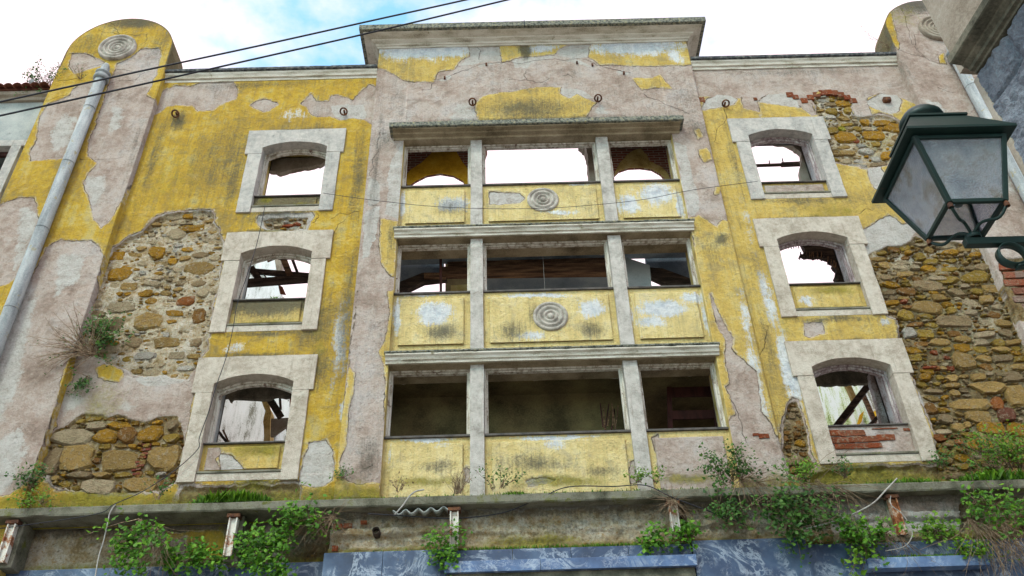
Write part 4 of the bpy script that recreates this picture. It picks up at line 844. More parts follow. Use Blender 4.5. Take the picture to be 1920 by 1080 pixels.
RMAIN = [(1795,547,30,14,GRB),(1740,575,58,24,TAN),(1706,622,26,18,PAL),(1790,602,64,20,GRB),(1807,676,46,34,TAN),(1855,725,68,26,TAN),(1818,757,78,22,TAN),(1835,780,50,24,TAN),(1887,775,32,28,(.20,.075,.045)),(1797,800,26,17,TAN),(1860,802,48,22,OCH),(1910,805,40,26,OCH),(1900,705,40,18,GRB),(1725,480,22,14,OLV),(1756,522,40,10,BEI),(1775,524,50,16,OLV),(1830,518,52,22,OLV),(1735,705,22,14,OCH),(1740,695,26,10,OCH),(1750,690,10,6,RUS),(1757,690,14,7,RUS),(1768,690,16,8,TAN),(1783,690,14,8,(.38,.085,.03)),(1742,689,28,6,(.37,.08,.03)),(1776,670,14,6,(.38,.085,.03)),(1752,660,14,8,(.38,.09,.03)),(1695,564,14,7,(.44,.10,.04)),(1745,535,60,18,GRB),(1700,545,36,14,BRN),(1762,820,30,12,RUS),(1780,831,22,12,TAN),(1800,828,20,12,RUS),(1840,833,50,24,OCH),(1890,835,30,30,OLV),(1905,740,40,40,TAN),(1765,640,40,14,TAN),(1840,640,30,12,BEI),(1880,670,40,14,GRB),(1700,590,30,20,OLV),(1775,785,28,18,GRB),(1815,795,14,12,TAN),(1870,755,26,24,RUS),(1745,765,26,20,BRN),(1835,705,28,14,TAN),(1830,597,0.1,.1,TAN),(1850,560,26,16,TAN),(1745,490,30,12,OLV),(1715,500,22,10,BEI)]
lay(wall_right, STONE_R2, RMAIN, [(.16,.32,.08,.15,2400),(.10,.18,.05,.10,3600),(.06,.11,.03,.06,5200),(.03,.06,.018,.035,5200)], [TAN, OLV, GRB, BRN, TAN, OLV, BEI, OCH], .06, 4, gap=.004)
lay(wall_right, STONE_R1, [(1585,256,44,22,OCH),(1640,252,40,16,OCH),(1677,238,36,18,OCH),(1655,228,30,12,OCH),(1665,290,30,16,OCH),(1625,283,30,10,PAL),(1610,312,40,10,PAL),(1560,243,22,14,OLV),(1580,240,14,8,(.45,.42,.03)),(1605,262,16,8,(.38,.1,.04)),(1545,233,16,10,PAL),(1560,208,24,10,OLV),(1590,205,16,12,OLV)], SMALL, [TAN, BEI, OCH, GRB, PAL, OLV], .05, 5)
lay(wall_right, STONE_R3, [(1502,830,20,14,OCH),(1495,812,14,8,BRN),(1488,865,24,14,GRB)], SMALL[1:], [GRB, TAN, BRN], .05, 6)
stones = [s for s in stones if s[4] > .008 and s[5] > .008]
stones.sort(key=lambda s: -s[0])
for (ar, wall, x, z, w, h, col, pr, k, tl) in stones[:290]:
    o = link('stone', STONE_ME[k], 'rubble', wall)
    o.location = o.location+Vector((x, .062, z)); o.scale = (w*1.10, pr, h*1.10); o.rotation_euler = (0, tl, 0)
    f_ = random.uniform(.7, 1.08); o.color = tuple(c*f_ for c in col)+(1,)
VB, FB, CB = [], [], []; off = 0
proto = []
for me in STONE_ME:
    v = np.empty(len(me.vertices)*3); me.vertices.foreach_get('co', v); proto.append((v.reshape(-1, 3), [tuple(p.vertices) for p in me.polygons]))
for (ar, wall, x, z, w, h, col, pr, k, tl) in stones[290:]:
    v, fs = proto[k]; c_, s_ = math.cos(tl), math.sin(tl)
    q = v*np.array([w*1.10, pr, h*1.10]); q = np.stack([q[:, 0]*c_+q[:, 2]*s_+x, q[:, 1]+.062, -q[:, 0]*s_+q[:, 2]*c_+z], -1)
    VB.append(q); FB += [tuple(i+off for i in f) for f in fs]; off += len(q); b_ = random.uniform(.6, 1.05); CB.append(np.tile(np.array([col[0]*b_, col[1]*b_, col[2]*b_, 1]), (len(q), 1)))
me = bpy.data.meshes.new('rubble_infill'); me.from_pydata(np.concatenate(VB).tolist(), [], FB)
me.attributes.new('col', 'FLOAT_COLOR', 'POINT').data.foreach_set('color', np.concatenate(CB).ravel().astype(np.float32))
tag(link('rubble_infill', me, 'rubble_joined', ruin), kind='stuff')
# bricks showing through the render
for (cx_, cy_, n, w_, h_, arcr) in ((1552, 182, 9, 8, 9, 1),):
    for i in range(n):
        t = i/(n-1); px_ = 1508+t*92; py_ = 190-16*math.sin(t*math.pi)-2
        p = W(px_-4.6, py_+5, -.01); q = W(px_+4.6, py_-4, -.01); brick(wall_right, p[0], q[0], p[2], q[2], -.012)
for (a, b, c_, d_) in ((1476,182,1486,173),(1487,186,1496,178),(1308,192,1320,182),(1414,188,1419,183)):
    p = W(a, b, -.01); q = W(c_, d_, -.01); brick(wall_right, p[0], q[0], p[2], q[2], -.012)
for (a, b, c_, d_) in ((1424,822,1441,813),(1412,817,1422,812)):
    p = W(a, b, -.09); q = W(c_, d_, -.09); brick(wall_bay, p[0], q[0], p[2], q[2], -.09)
for j in range(6):
    for i in range(4):
        px_ = 1868+j*9+i*19+(j % 2)*8; py_ = 500+j*15-i*1
        if px_ < 1975:
            p = W(px_, py_+6, -.13); q = W(px_+17, py_-6, -.13); brick(pier_r, p[0], q[0], p[2], q[2], -.125, random.choice([(.46,.12,.06), (.40,.15,.10), (.50,.17,.10), (.42,.28,.22)]))
for j in range(8):       # broken brick stack in the lower left masonry
    px_ = 275-j*2.8+random.uniform(-6, 6); py_ = 834+j*7.6; w_ = random.uniform(6, 11)
    p = W(px_-w_, py_+random.uniform(2, 3), 0); q = W(px_+w_, py_-random.uniform(1.5, 3), 0); brick(wall_left, p[0], q[0], p[2], q[2], .012, random.choice([(.34, .075, .04), (.28, .07, .045), (.36, .11, .06)])).rotation_euler = (0, random.uniform(-.2, .2), 0)

# ---- what stands behind the openings ------------------------
inner = empty('interior', (0, 0, 0), ruin); inner.location = Vector((BX, 1.5, 6.2))-ruin.location
def flat(name, pts, y0, th, mat, amp=.0):
    """broken wall or ceiling piece behind an opening, at its own depth y0 and thickness th"""
    P = U(pts, y0); me = MB().prism([tuple(p) for p in P], y0, y0+th).mesh(name)
    if amp: rough_edges(me, amp)
    return link(name, me, mat, inner)
def ragged(pts, n, amp):                  # subdivide an edge chain with a torn outline
    out = []
    for i in range(len(pts)-1):
        a, b = pts[i], pts[i+1]
        for k in range(n):
            t = k/n; out.append((a[0]+(b[0]-a[0])*t+random.uniform(-amp, amp), a[1]+(b[1]-a[1])*t+random.uniform(-amp, amp)))
    return out+[pts[-1]]
def stick(a, b, y0, y1, w, mat, name='timber'):
    m = MB().beam(W(a[0], a[1], y0), W(b[0], b[1], y1), w).mesh(name, .006); rough_edges(m, .02, int(a[0])); return link(name, m, mat, inner)
# back of the front wall (side storeys)
for (xa, xb) in ((-6.4, WIN_L-.6), (WIN_L+.6, -1.75), (3.1, WIN_R-.6), (WIN_R+.6, 7.7)):
    MB().box(xa, xb, .56, .60, 6.3, 15.0).build('inner_wall_face', 'brown_render', inner)
for cx in (WIN_L, WIN_R):
    for (z0, z1) in ((6.3, TOPS[2]-1.45), (TOPS[2]-.06, TOPS[1]-1.42), (TOPS[1]-.06, TOPS[0]-1.62), (TOPS[0]-.06, 15.0)):
        MB().box(cx-.6, cx+.6, .565, .595, z0, z1).build('inner_wall_face', 'brown_render', inner)
# bay storey slabs
MB().box(-1.9, 3.3, .30, .6, 13.75, 15.9).build('beam', 'brown_render', inner)
sl1 = MB().box(-1.9, 3.3, .455, 1.02, 11.30, 11.45).box(-.55, 1.95, 1.02, 2.4, 11.30, 11.45).box(-1.9, 3.3, .40, .454, 10.96, 11.44).build('upper_floor_slab', 'blue_room', inner)
MB().box(-2.2, 3.5, .455, 4.2, 8.58, 8.76).build('middle_floor_slab', 'olive_room', inner)
MB().box(-2.2, 2.0, .95, 1.1, 6.2, 8.578).build('room_wall', 'olive_room', inner)
MB().box(2.0, 3.5, 2.6, 2.7, 6.2, 8.578).build('room_wall', 'blue_room', inner)
MB().box(-2.3, -2.2, .3, 4.2, 6.2, 8.576).build('room_wall', 'olive_room', inner)
MB().box(3.5, 3.6, .3, 4.2, 6.2, 8.576).build('room_wall', 'olive_room', inner)
MB().box(1.85, 1.9, .25, .94, 6.2, 8.577).build('lath_partition', 'pale_board', inner)
# top storey: vault remnants
flat('brick_vault', [(735,225),(892,222),(887,348),(872,345),(868,338),(850,328),(825,324),(800,328),(780,338),(768,346),(735,350)], .75, .07, 'brickwork')
flat('vault_plaster', [(764,346),(758,332),(770,318),(790,305),(808,288),(815,270),(818,225),(846,225),(848,262),(856,285),(868,305),(882,322),(886,346),(872,345),(868,338),(850,328),(825,324),(800,328),(780,338),(768,346)], .73, .02, 'ochre_arch')
flat('brick_vault', [(1128,215),(1285,212),(1288,340),(1250,338),(1238,325),(1222,316),(1200,313),(1178,314),(1160,320),(1150,330),(1147,338),(1128,340)], .75, .07, 'brickwork')
flat('vault_plaster', ragged([(1147,336),(1160,308),(1175,290),(1190,280),(1200,278),(1213,290),(1218,302),(1235,310),(1250,322),(1258,337)], 3, 1.0)+[(1250,337),(1238,325),(1222,316),(1200,313),(1178,314),(1160,320),(1150,330)], .73, .02, 'olive_arch')
flat('broken_jamb', ragged([(1083,240),(1085,262),(1097,272),(1102,290),(1103,310),(1106,345)], 4, 1.2)+[(1135,345),(1130,240)], .70, .3, 'brown_render')
flat('broken_jamb', [(895,240),(912,240),(913,268),(908,282),(904,290),(895,290)], .70, .3, 'brickwork')
# middle storey
flat('ceiling_beam', [(838,486),(1152,478),(1154,490),(840,500)], .96, .10, 'timber_brown')
flat('ceiling_beam', [(826,500),(1154,492),(1156,510),(826,514)], .90, .14, 'timber_brown')
flat('ceiling_beam', [(795,511),(836,511),(836,518),(795,519)], .92, .1, 'timber_brown')
flat('back_wall', [(835,470),(1165,462),(1165,560),(835,565)], 2.2, .15, 'olive_room')
flat('broken_ceiling', [(735,480),(832,478),(832,512),(793,511),(735,534)], 1.13, .1, 'blue_room')
flat('sloping_beam', [(735,534),(793,511),(836,514),(838,522),(795,527),(735,556)], 1.0, .13, 'timber')
stick((826,484), (826,548), .6, .6, .045, 'dark_red_wood', 'upright_post')
flat('yellow_panel', [(845,535),(880,533),(880,550),(845,550)], 1.6, .05, 'olive_arch')
flat('broken_ceiling', [(1210,478),(1320,470),(1325,540),(1298,528),(1242,503),(1220,500),(1212,497)], 1.13, .1, 'blue_room')
flat('sloping_beam', [(1218,501),(1242,503),(1300,524),(1298,545),(1275,543),(1222,519)], 1.0, .12, 'timber')
flat('leaning_board', [(1160,478),(1172,482),(1218,497),(1223,550),(1160,552)], .8, .04, 'pale_board')
stick((1016,455), (1022,545), .5, .5, .008, 'grey_cable', 'hanging_wire')
# bottom storey: a rack of dark boards, heap of laths
for i in range(3):
    flat('rack_board', [(1256,(694,725,770)[i]),(1345,(692,722,768)[i]),(1347,(707,742,784)[i]),(1258,(709,744,786)[i])], .85, .03, 'dark_red_wood')
flat('rack_upright', [(1250,695),(1258,695),(1262,810),(1253,810)], .83, .06, 'dark_red_wood'); flat('rack_upright', [(1337,690),(1343,690),(1348,805),(1341,805)], .83, .06, 'dark_red_wood')
for i in range(9):
    a = random.uniform(1120, 1160); stick((a, 800+random.uniform(-4, 6)), (a+random.uniform(-6, 10), 765+random.uniform(-8, 14)), .55, .8, .02, 'timber_brown' if i % 3 else 'dark_red_wood', 'fallen_lath')
# upper left arched window
flat('rubble_arch', [(480,250),(640,240),(622,298)]+ragged([(616,302),(600,308),(575,313),(548,318),(525,325),(505,320),(492,312)], 4, 1.5)+[(480,300)], .62, .10, 'brown_render', .01)
# middle left: gable of the house behind and fallen roof timbers
flat('rear_gable', [(455,570),(462,520),(470,478),(500,478),(514,482),(519,512),(524,530),(530,575)], 6.5, .3, 'white_peel')
flat('rear_gable_edge', [(514,480),(530,478),(524,520),(519,512)], 6.52, .3, 'brown_render')
stick((462,531), (590,522), 1.6, 1.6, .12, 'timber'); stick((470,508), (590,519), 1.6, 1.6, .085, 'timber')
stick((529,478), (546,524), 1.5, 1.6, .11, 'timber_brown'); stick((546,480), (560,518), 1.5, 1.6, .05, 'timber'); stick((470,500), (490,532), 1.5, 1.7, .11, 'timber')
stick((492,512), (500,522), 1.5, 1.5, .02, 'timber'); stick((512,512), (520,522), 1.5, 1.5, .02, 'timber'); stick((500,488), (520,480), 1.5, 1.5, .07, 'rust')
flat('fallen_roof_tile', [(521,533),(530,538),(536,552),(525,550)], 1.9, .03, 'tile')
flat('ragged_ceiling', [(520,470),(600,470),(600,490),(575,484),(545,482),(520,482)], 1.2, .08, 'timber')
# lower left: bright wall, leaning props
flat('whitewashed_wall', [(400,720),(490,700),(498,765),(495,850),(395,860)], 6.5, .2, 'white_peel')
flat('whitewashed_wall', [(512,735),(575,728),(570,790),(545,850),(500,850)], 7.2, .2, 'white_peel')
flat('rubble_stump', ragged([(487,745),(496,770),(495,800),(492,860)], 3, 1.5)+ragged([(506,860),(507,800),(508,775),(500,745)], 3, 1.5), 2.9, .3, 'olive_arch', .02)
flat('floor_remnant', [(400,690),(575,685),(572,745)]+ragged([(565,744),(520,744),(500,748),(470,747),(440,745),(432,752),(425,744)], 3, 1.6)+[(400,750)], 1.0, .07, 'eave', .01)
flat('leaning_slab', [(508,785),(543,783),(545,795),(530,805),(512,818),(507,818)], 2.0, .05, 'brown_render')
stick((497,735), (527,784), 1.6, 1.9, .11, 'timber'); stick((400,795), (430,838), .7, .9, .04, 'timber'); stick((418,806), (432,836), 1.2, 1.3, .03, 'timber_brown'); stick((538,800), (541,820), 2.2, 2.2, .05, 'timber')
stick((525,740), (526,768), 2.6, 2.6, .04, 'timber'); flat('red_remnant', [(543,742),(551,742),(549,765),(543,762)], 2.5, .05, 'tile')
# upper right: loose beam
stick((1405,311), (1470,309), 1.5, 1.5, .05, 'timber'); stick((1465,310), (1505,306), 1.5, 1.5, .075, 'timber'); stick((1444,312), (1443,301), 1.5, 1.5, .02, 'timber'); stick((1469,308), (1466,297), 1.5, 1.5, .02, 'timber')
flat('torn_wall_edge', [(1440,238),(1530,232),(1545,345),(1504,345)]+ragged([(1500,320),(1503,298),(1502,285),(1490,276),(1470,268),(1440,262)], 4, 1.6), .62, .12, 'brown_render', .01)
# middle right: ragged roof laths
flat('torn_roof_edge', [(1500,450),(1600,448),(1610,540),(1572,540)]+ragged([(1566,528),(1566,505),(1560,492),(1548,483),(1535,480),(1515,480),(1498,479),(1510,470)], 5, 2.2), .9, .1, 'timber', .01)
for i in range(22):
    a = random.uniform(1500, 1568); b = 478+max(0, a-1540)*.7
    stick((a, b-6), (a+random.uniform(-3, 3), b+random.uniform(3, 9)), .88, .88, .018, 'timber_brown' if i % 2 else 'timber', 'broken_lath')
for i in range(8): stick((1462+i*5, 458), (1463+i*5, 463+random.uniform(0, 4)), .7, .7, .015, 'timber', 'broken_lath')
stick((1560,545), (1572,518), .8, .9, .05, 'timber')
# lower right: stained wall with leaning timbers
flat('stained_wall', [(1520,715),(1625,705),(1665,810),(1530,815)], 6.5, .2, 'green_white')
flat('stained_wall', [(1615,715),(1640,715),(1665,790),(1640,790)], 6.1, .2, 'white_peel')
flat('floor_remnant', [(1500,690),(1660,680),(1640,716)]+ragged([(1632,718),(1600,719),(1570,720),(1525,721)], 6, 1.2), .9, .07, 'eave', .01)
flat('torn_partition', [(1630,700),(1690,700),(1720,810),(1655,812)]+ragged([(1655,800),(1648,770),(1640,745),(1632,718)], 3, 1.2), .75, .1, 'violet_reveal', .005)
stick((1565,803), (1632,718), 1.8, 1.3, .10, 'timber'); stick((1568,806), (1600,768), 1.9, 1.6, .05, 'timber_brown'); stick((1618,738), (1640,792), 2.4, 2.3, .07, 'timber_brown'); stick((1630,800), (1648,782), 1.5, 1.5, .05, 'timber'); stick((1588,720), (1602,752), 2.4, 2.4, .09, 'olive_arch')
flat('yellow_remnant', [(1607,795),(1612,778),(1620,770),(1616,790),(1610,798)], 6.4, .02, 'ochre_arch')
flat('yellow_remnant', [(1638,772),(1648,764),(1650,778),(1644,790)], 6.05, .02, 'ochre_arch')

# ============================================================ NEIGHBOURS
nb = empty('neighbour_house', (-10.5, .3, 0)); tag(nb, 'grey rendered house with red tiled eave left of the pier', 'house')
HX = PCL-PR-.01
MB().box(-15, -9.45, .06, 6, 0, 14.72).box(-9.45, HX, .06, 6, 0, 12.4).box(-9.45, HX, .06, 6, 13.62, 14.72).box(-8.62, HX, .06, 6, 12.4, 13.62).build('wall', 'grey_wall', nb)
MB().box(-9.6, HX-.005, -.01, .2, 13.47, 13.62).build('window_lintel', 'lime_grey', nb, .006)
MB().box(-8.80, -8.62, -.01, .2, 12.2, 13.468).build('window_jamb', 'lime_grey', nb, .006)
MB().box(-9.6, -8.8, .14, .2, 13.38, 13.465).build('window_frame', 'dark_red_wood', nb); MB().box(-9.45, -8.8, .7, .8, 12.4, 13.6).build('window_backing', 'eave', nb)
run_strip('eave_cornice', nb, -14.5, HX, [(.2,14.723),(.0,14.723),(-.02,14.78),(-.08,14.80),(-.10,14.86),(.2,14.87)], 'brown_render', seed=90)
roof = MB().add([(-14.5, -.12, 14.90), (HX, -.12, 14.90), (HX, 3, 15.9), (-14.5, 3, 15.9)], [(0, 1, 2, 3)]).build('roof', 'tile', nb)
tm = MB(); k = 7
tm.add([(.09*math.cos(math.pi*j/(k-1)), y, .075*math.sin(math.pi*j/(k-1))*s) for y, s in ((-.1, 1.), (1.2, 1.)) for j in range(k)], [(j, j+1, k+j+1, k+j) for j in range(k-1)], True)
tme = tm.mesh('roof_tile')
for i in range(30):
    o = link('roof_tile', tme, 'tile', roof); o.location = o.location+Vector((HX-.1-i*.165, -.12, 14.905+random.uniform(-.008, .008))); o.rotation_euler = (R(17.7), 0, random.uniform(-.02, .02))
MB().tube([W(57, 150, -.15), W(66, 166, -.02)], .05, 10).build('roof_spout', 'asbestos', nb)

cb = empty('corner_building', (3.08, -7.3, 0)); tag(cb, 'dark slate-grey building with moulded eave at the upper right edge', 'building')
WX, YE = 3.08, -7.3
ys = np.linspace(-11.5, YE, 300); zs = np.linspace(3.2, 6.02, 200)
YY, ZZ = np.meshgrid(ys, zs)
bump_ = .034*np.abs(fbm(YY, ZZ, 12, 3, 5))+.018*fbm(YY, ZZ, 26, 2, 9)
for zj in (5.75, 4.9, 4.05): bump_ -= .03*np.exp(-((ZZ-zj+.01*fbm(YY, ZZ, 3, 2, 4))/.012)**2)
for yj in (-7.62, -8.9, -10.2): bump_ -= .03*np.exp(-((YY-yj)/.012)**2)*((ZZ > 5.75) | (yj < -8))
idx = np.arange(YY.size).reshape(YY.shape); q = np.stack([idx[:-1, :-1], idx[:-1, 1:], idx[1:, 1:], idx[1:, :-1]], -1).reshape(-1, 4)
MB().add(np.stack([WX-bump_, YY, ZZ], -1).reshape(-1, 3).tolist(), q.tolist(), True).build('wall', 'slate_wall', cb)
MB().box(WX+.04, 8, -11.5, YE-.004, 0, 6.0).build('wall_core', 'brown_render', cb)
MB().box(WX-.012, WX+.5, YE-.003, YE+.045, 0, 6.02).build('corner_strip', 'brown_render', cb, .01)
b = MB(); prof = [(.3,6.03),(-.02,6.03),(-.025,6.045),(-.05,6.05),(-.055,6.07),(-.085,6.085),(-.09,6.10),(-.155,6.108),(-.165,6.115),(-.165,6.17),(-.15,6.18),(.3,6.20)]
n = len(prof); yy = (-11.5, YE-.01)
b.add([(WX+p, y, z) for y in yy for p, z in prof], [(i, (i+1) % n, n+(i+1) % n, n+i) for i in range(n)]+[tuple(range(n)), tuple(range(2*n-1, n-1, -1))]); b.build('eave_moulding', 'eave', cb)
MB().box(WX+.01, 8, -11.5, YE+.13, 6.202, 8.6).build('upper_wall', 'brown_render', cb)
cb.rotation_euler = (0, 0, R(6.5))

# ============================================================ LANTERN
lx, ly = 2.105, -7.985
lan = empty('street_lantern', (3.05, ly, 4.0)); tag(lan, 'dark green four-sided street lantern with patterned glass on scrolled wall bracket', 'lantern')
zb, zt = 4.21, 4.545; hb, ht = .125, .205
def sq(h, z): return [Vector((lx+sx*h, ly+sy*h, z)) for sx, sy in ((-1,-1),(1,-1),(1,1),(-1,1))]
B_, T_ = sq(hb, zb), sq(ht, zt)
for i in range(4):
    MB().beam(B_[i]-Vector((0,0,.004)), T_[i], .022).build('frame_bar', 'green_paint', lan, .002)
    a, c = B_[i], B_[(i+1) % 4]; e = (c-a).normalized()*.012
    MB().beam(a+e, c-e, .020, .018).build('frame_bar', 'green_paint', lan, .002)
    a, c = T_[i], T_[(i+1) % 4]; e = (c-a).normalized()*.012
    MB().beam(a+e-Vector((0,0,.012)), c-e-Vector((0,0,.012)), .018).build('frame_bar', 'green_paint', lan, .002)
    p = [B_[i], B_[(i+1) % 4], T_[(i+1) % 4], T_[i]]; nrm = (p[1]-p[0]).cross(p[3]-p[0]).normalized()
    vs = [v-nrm*.002 for v in p]+[v+nrm*.002 for v in p]
    MB().add(vs, [(0,1,2,3),(7,6,5,4),(0,4,5,1),(1,5,6,2),(2,6,7,3),(3,7,4,0)]).build('pane', 'glass', lan)
b = MB(); o_ = sq(.252, 4.552); o2 = sq(.252, 4.566); o3 = sq(.135, 4.755); o4 = sq(.120, 4.77)
b.add(o_+o2+o3+o4, [(3,2,1,0)]+[(r*4+i, r*4+(i+1) % 4, r*4+4+(i+1) % 4, r*4+4+i) for r in range(3) for i in range(4)]+[(12,13,14,15)]); b.build('roof', 'green_paint', lan)
MB().box(lx-.142, lx+.142, ly-.142, ly+.142, 4.758, 4.772).build('roof_cap', 'green_paint', lan, .003)
MB().lathe([(.085,.0),(.085,.06),(.11,.065),(.105,.10),(.08,.135),(.04,.155),(.001,.16)], (lx, ly, 4.772), 'z', 24).build('vent_dome', 'green_paint', lan)
MB().lathe([(.02,0),(.02,.05),(.032,.06),(.04,.10),(.03,.14),(.001,.16)], (lx, ly, 4.30), 'z', 16).build('bulb', 'pale_board', lan)
for i in range(4):
    p = B_[i]; hub = Vector((lx, ly, 4.115)); d = (hub-p); pts = []
    for t in np.linspace(0, 1, 13):
        q = p+d*t; q.z = p.z-.02+(hub.z-p.z+.02)*t-.028*math.sin(t*2*math.pi)*(1 if t < .55 else .8); pts.append(q)
    MB().tube(pts, .0075, 8).build('curved_arm', 'green_paint', lan)
    MB().lathe([(.012,0),(.012,.02),(.006,.03)], (p.x, p.y, p.z-.035), 'z', 10).build('rivet', 'rust', lan)
MB().lathe([(.03,0),(.034,.006),(.034,.02),(.02,.03)], (lx, ly, 4.095), 'z', 16).build('hub', 'green_paint', lan)
MB().box(lx-.05, WX+.08, ly-.018, ly+.018, 4.055, 4.093).build('bracket_arm', 'green_paint', lan, .003)
b = MB(); vs = []; n = 40
for i in range(n):
    t = i/(n-1); a = -math.pi*.5+t*2*math.pi*1.15
    rr = .062-.012*t; cx_, cz_ = 2.235, 3.995
    for rad in (rr, rr+.007):
        for yy_ in (-.02, .02): vs.append((cx_+rad*math.cos(a), ly+yy_, cz_+rad*math.sin(a)))
b.add(vs, [f for i in range(n-1) for f in ((4*i, 4*i+4, 4*i+5, 4*i+1), (4*i+2, 4*i+3, 4*i+7, 4*i+6), (4*i, 4*i+2, 4*i+6, 4*i+4), (4*i+1, 4*i+5, 4*i+7, 4*i+3))]+[(0,1,3,2), (4*n-4, 4*n-2, 4*n-1, 4*n-3)], True); b.build('scroll', 'green_paint', lan)
pts = [Vector((2.235+.06*math.sin(t), ly, 3.935)) for t in (0,)]+[Vector((2.235+(WX+.075-2.235)*t, ly, 3.935-.45*t**1.6)) for t in np.linspace(.08, 1, 14)]
MB().tube(pts, .012, 8).build('bracket_brace', 'green_paint', lan)
MB().box(WX+.045, WX+.075, ly-.04, ly+.04, 3.40, 4.2).build('wall_plate', 'green_paint', lan, .004)

# ============================================================ CABLES
def cable(name, pts, r, mat, label, cat='cable', group=None, k=6):
    P = [Vector(p) for p in pts]; out = []
    n = len(P)
    for i in range(n-1):                                   # Catmull-Rom through the measured points
        p0, p1, p2, p3 = P[max(i-1, 0)], P[i], P[i+1], P[min(i+2, n-1)]
        for t in np.linspace(0, 1, 7)[:-1]:
            out.append(.5*((2*p1)+(p2-p0)*t+(2*p0-5*p1+4*p2-p3)*t*t+(3*p1-p0-3*p2+p3)*t**3))
    out.append(P[-1])
    return tag(MB().tube(out, r, k).build(name, mat), label, cat, group)
cable('overhead_cable', [W(-120, 218, -4), W(0, 191, -4), W(240, 138.5, -4), (W(480, 87, -4)), W(700, 38, -4), W(872, 0, -4), W(1100, -52, -4)], .0125, 'cable', 'upper of two black overhead cables crossing the sky at left')
cable('overhead_cable', [W(-120, 243, -3.9), W(0, 217, -3.9), W(240, 164, -3.9), W(480, 110, -3.9), W(700, 60, -3.9), W(950, 0, -3.9), W(1150, -48, -3.9)], .0125, 'cable', 'lower of two black overhead cables, passing in front of the top cornice')
cable('thin_wire', [W(606, 362, -.12), W(690, 374, -.3), W(800, 386, -.3), W(900, 391, -.3), W(1000, 391, -.3), W(1080, 387, -.3), W(1200, 375, -.3), W(1300, 356, -.3), W(1420, 340, -.12)], .0045, 'cable', 'thin dark wire strung between the two upper arched windows')
cable('hanging_wire', [W(497, 385, -.10), W(488, 430, -.10), W(478, 470, -.10), W(462, 520, -.10), W(445, 570, -.10), W(436, 620, -.10), W(424, 670, -.10), W(405, 725, -.10), W(392, 770, -.10), W(374, 820, -.10), W(371, 842, -.10), W(330, 880, -.12), W(270, 920, -.25), W(215, 945, -.43), W(175, 965, -.43), W(0, 991, -.3)], .006, 'cable', 'dark wire hanging down across the left column of arched windows')
cable('loose_cable', [W(216, 946, -.42), W(206, 962, -.44), W(201, 985, -.44), W(194, 1015, -.44), W(185, 1045, -.44), W(178, 1085, -.44)], .009, 'grey_cable', 'pale cable dangling over the ledge at lower left')
cable('loose_cable', [W(1682, 897, -.44), W(1660, 920, -.46), W(1635, 945, -.46), W(1590, 968, -.45), W(1545, 983, -.44), W(1505, 993, -.44)], .010, 'grey_cable', 'thick pale cable slung from the ledge towards the ivy')
cable('loose_cable', [W(1670, 930, -.38), W(1671, 947, -.42), W(1690, 962, -.42), W(1706, 985, -.42), W(1710, 1005, -.42), W(1695, 1025, -.42), W(1660, 1033, -.40)], .006, 'grey_cable', 'thin pale cable looping below the rusty bracket')
cable('loose_cable', [W(690, 963, -.42), W(770, 968, -.30), W(850, 972, -.28), W(940, 962, -.28), W(1010, 935, -.38), W(1065, 913, -.44), W(1150, 912, -.44), W(1210, 910, -.44), W(1255, 930, -.44), W(1320, 955, -.40), W(1400, 985, -.35)], .007, 'cable', 'black cable trailing along the middle of the ledge')
cable('broken_branch', [W(795, 918, -.42), W(780, 921, -.44), W(768, 930, -.46), W(755, 948, -.46), W(740, 965, -.46)], .010, 'grey_cable', 'bare forked pale branch leaning over the ledge', 'branch')

# ============================================================ PLANTS
def plant(name, label, cat, bases, length, nst, direction, spread, droop, leaves, size, leafmat='leaf', stem_r=.006, group=None, stem_mat='twig', leaf_from=.3, upright=0.):
    c = sum((Vector(b) for b in bases), Vector())/len(bases)
    root = empty(name, c); tag(root, label, cat, group)
    sm = MB(); lv = []; tint = []
    dirv = Vector(direction)
    tips = []
    for i in range(nst):
        p = Vector(random.choice(bases))+Vector((random.uniform(-.03, .03), random.uniform(-.01, .01), random.uniform(-.02, .02)))
        d = (dirv+Vector((random.gauss(0, spread), random.gauss(0, spread*.5)-.05, random.gauss(0, spread)))).normalized()
        Ln = length*random.uniform(.5, 1.1); pts = [p.copy()]; m = 6
        for k in range(m):
            d = (d+Vector((random.gauss(0, .18), random.gauss(0, .10), random.gauss(0, .18)-droop*.3))).normalized(); p = p+d*Ln/m
            if p.y > -.02: p.y = -.02
            pts.append(p.copy())
        sm.tube(pts, stem_r, 3, stem_r*.35, cap=False); tips.append(pts)
    nl = int(leaves*.85); size = size*1.12
    V = []; F = []
    for i in range(nl):
        pts = random.choice(tips); t = (leaf_from+(1-leaf_from)*random.random()**.8)*(len(pts)-1); k = min(int(t), len(pts)-2)
        p = pts[k].lerp(pts[k+1], t-k)+Vector((random.gauss(0, size*1.1), -abs(random.gauss(0, size*.9)), random.gauss(0, size*1.1)))
        nrm = Vector((random.gauss(0, .6), -1.+random.gauss(0, .5), .7+random.gauss(0, .6))).normalized()
        u = nrm.cross(Vector((random.gauss(0, 1), random.gauss(0, .4), random.gauss(0, 1)))).normalized(); v = nrm.cross(u)
        s = size*random.uniform(.55, 1.25); b = len(V); fold = nrm*s*random.uniform(-.25, .1)
        V += [p-u*s*.6, p-u*s*.15+v*s*.45+fold, p+u*s*.7, p-u*s*.15-v*s*.45+fold]; F += [(b, b+1, b+2), (b, b+2, b+3)]
        tv = random.random()*.75+.25*min(1, max(0, (t/len(pts)))); tint += [tv]*4
    if V:
        me = bpy.data.meshes.new('foliage'); me.from_pydata([tuple(v) for v in V], [], F)
        me.attributes.new('tint', 'FLOAT', 'POINT').data.foreach_set('value', np.array(tint, np.float32))
        link('foliage', me, leafmat, root)
    sm.build('stems', stem_mat, root)
    return root
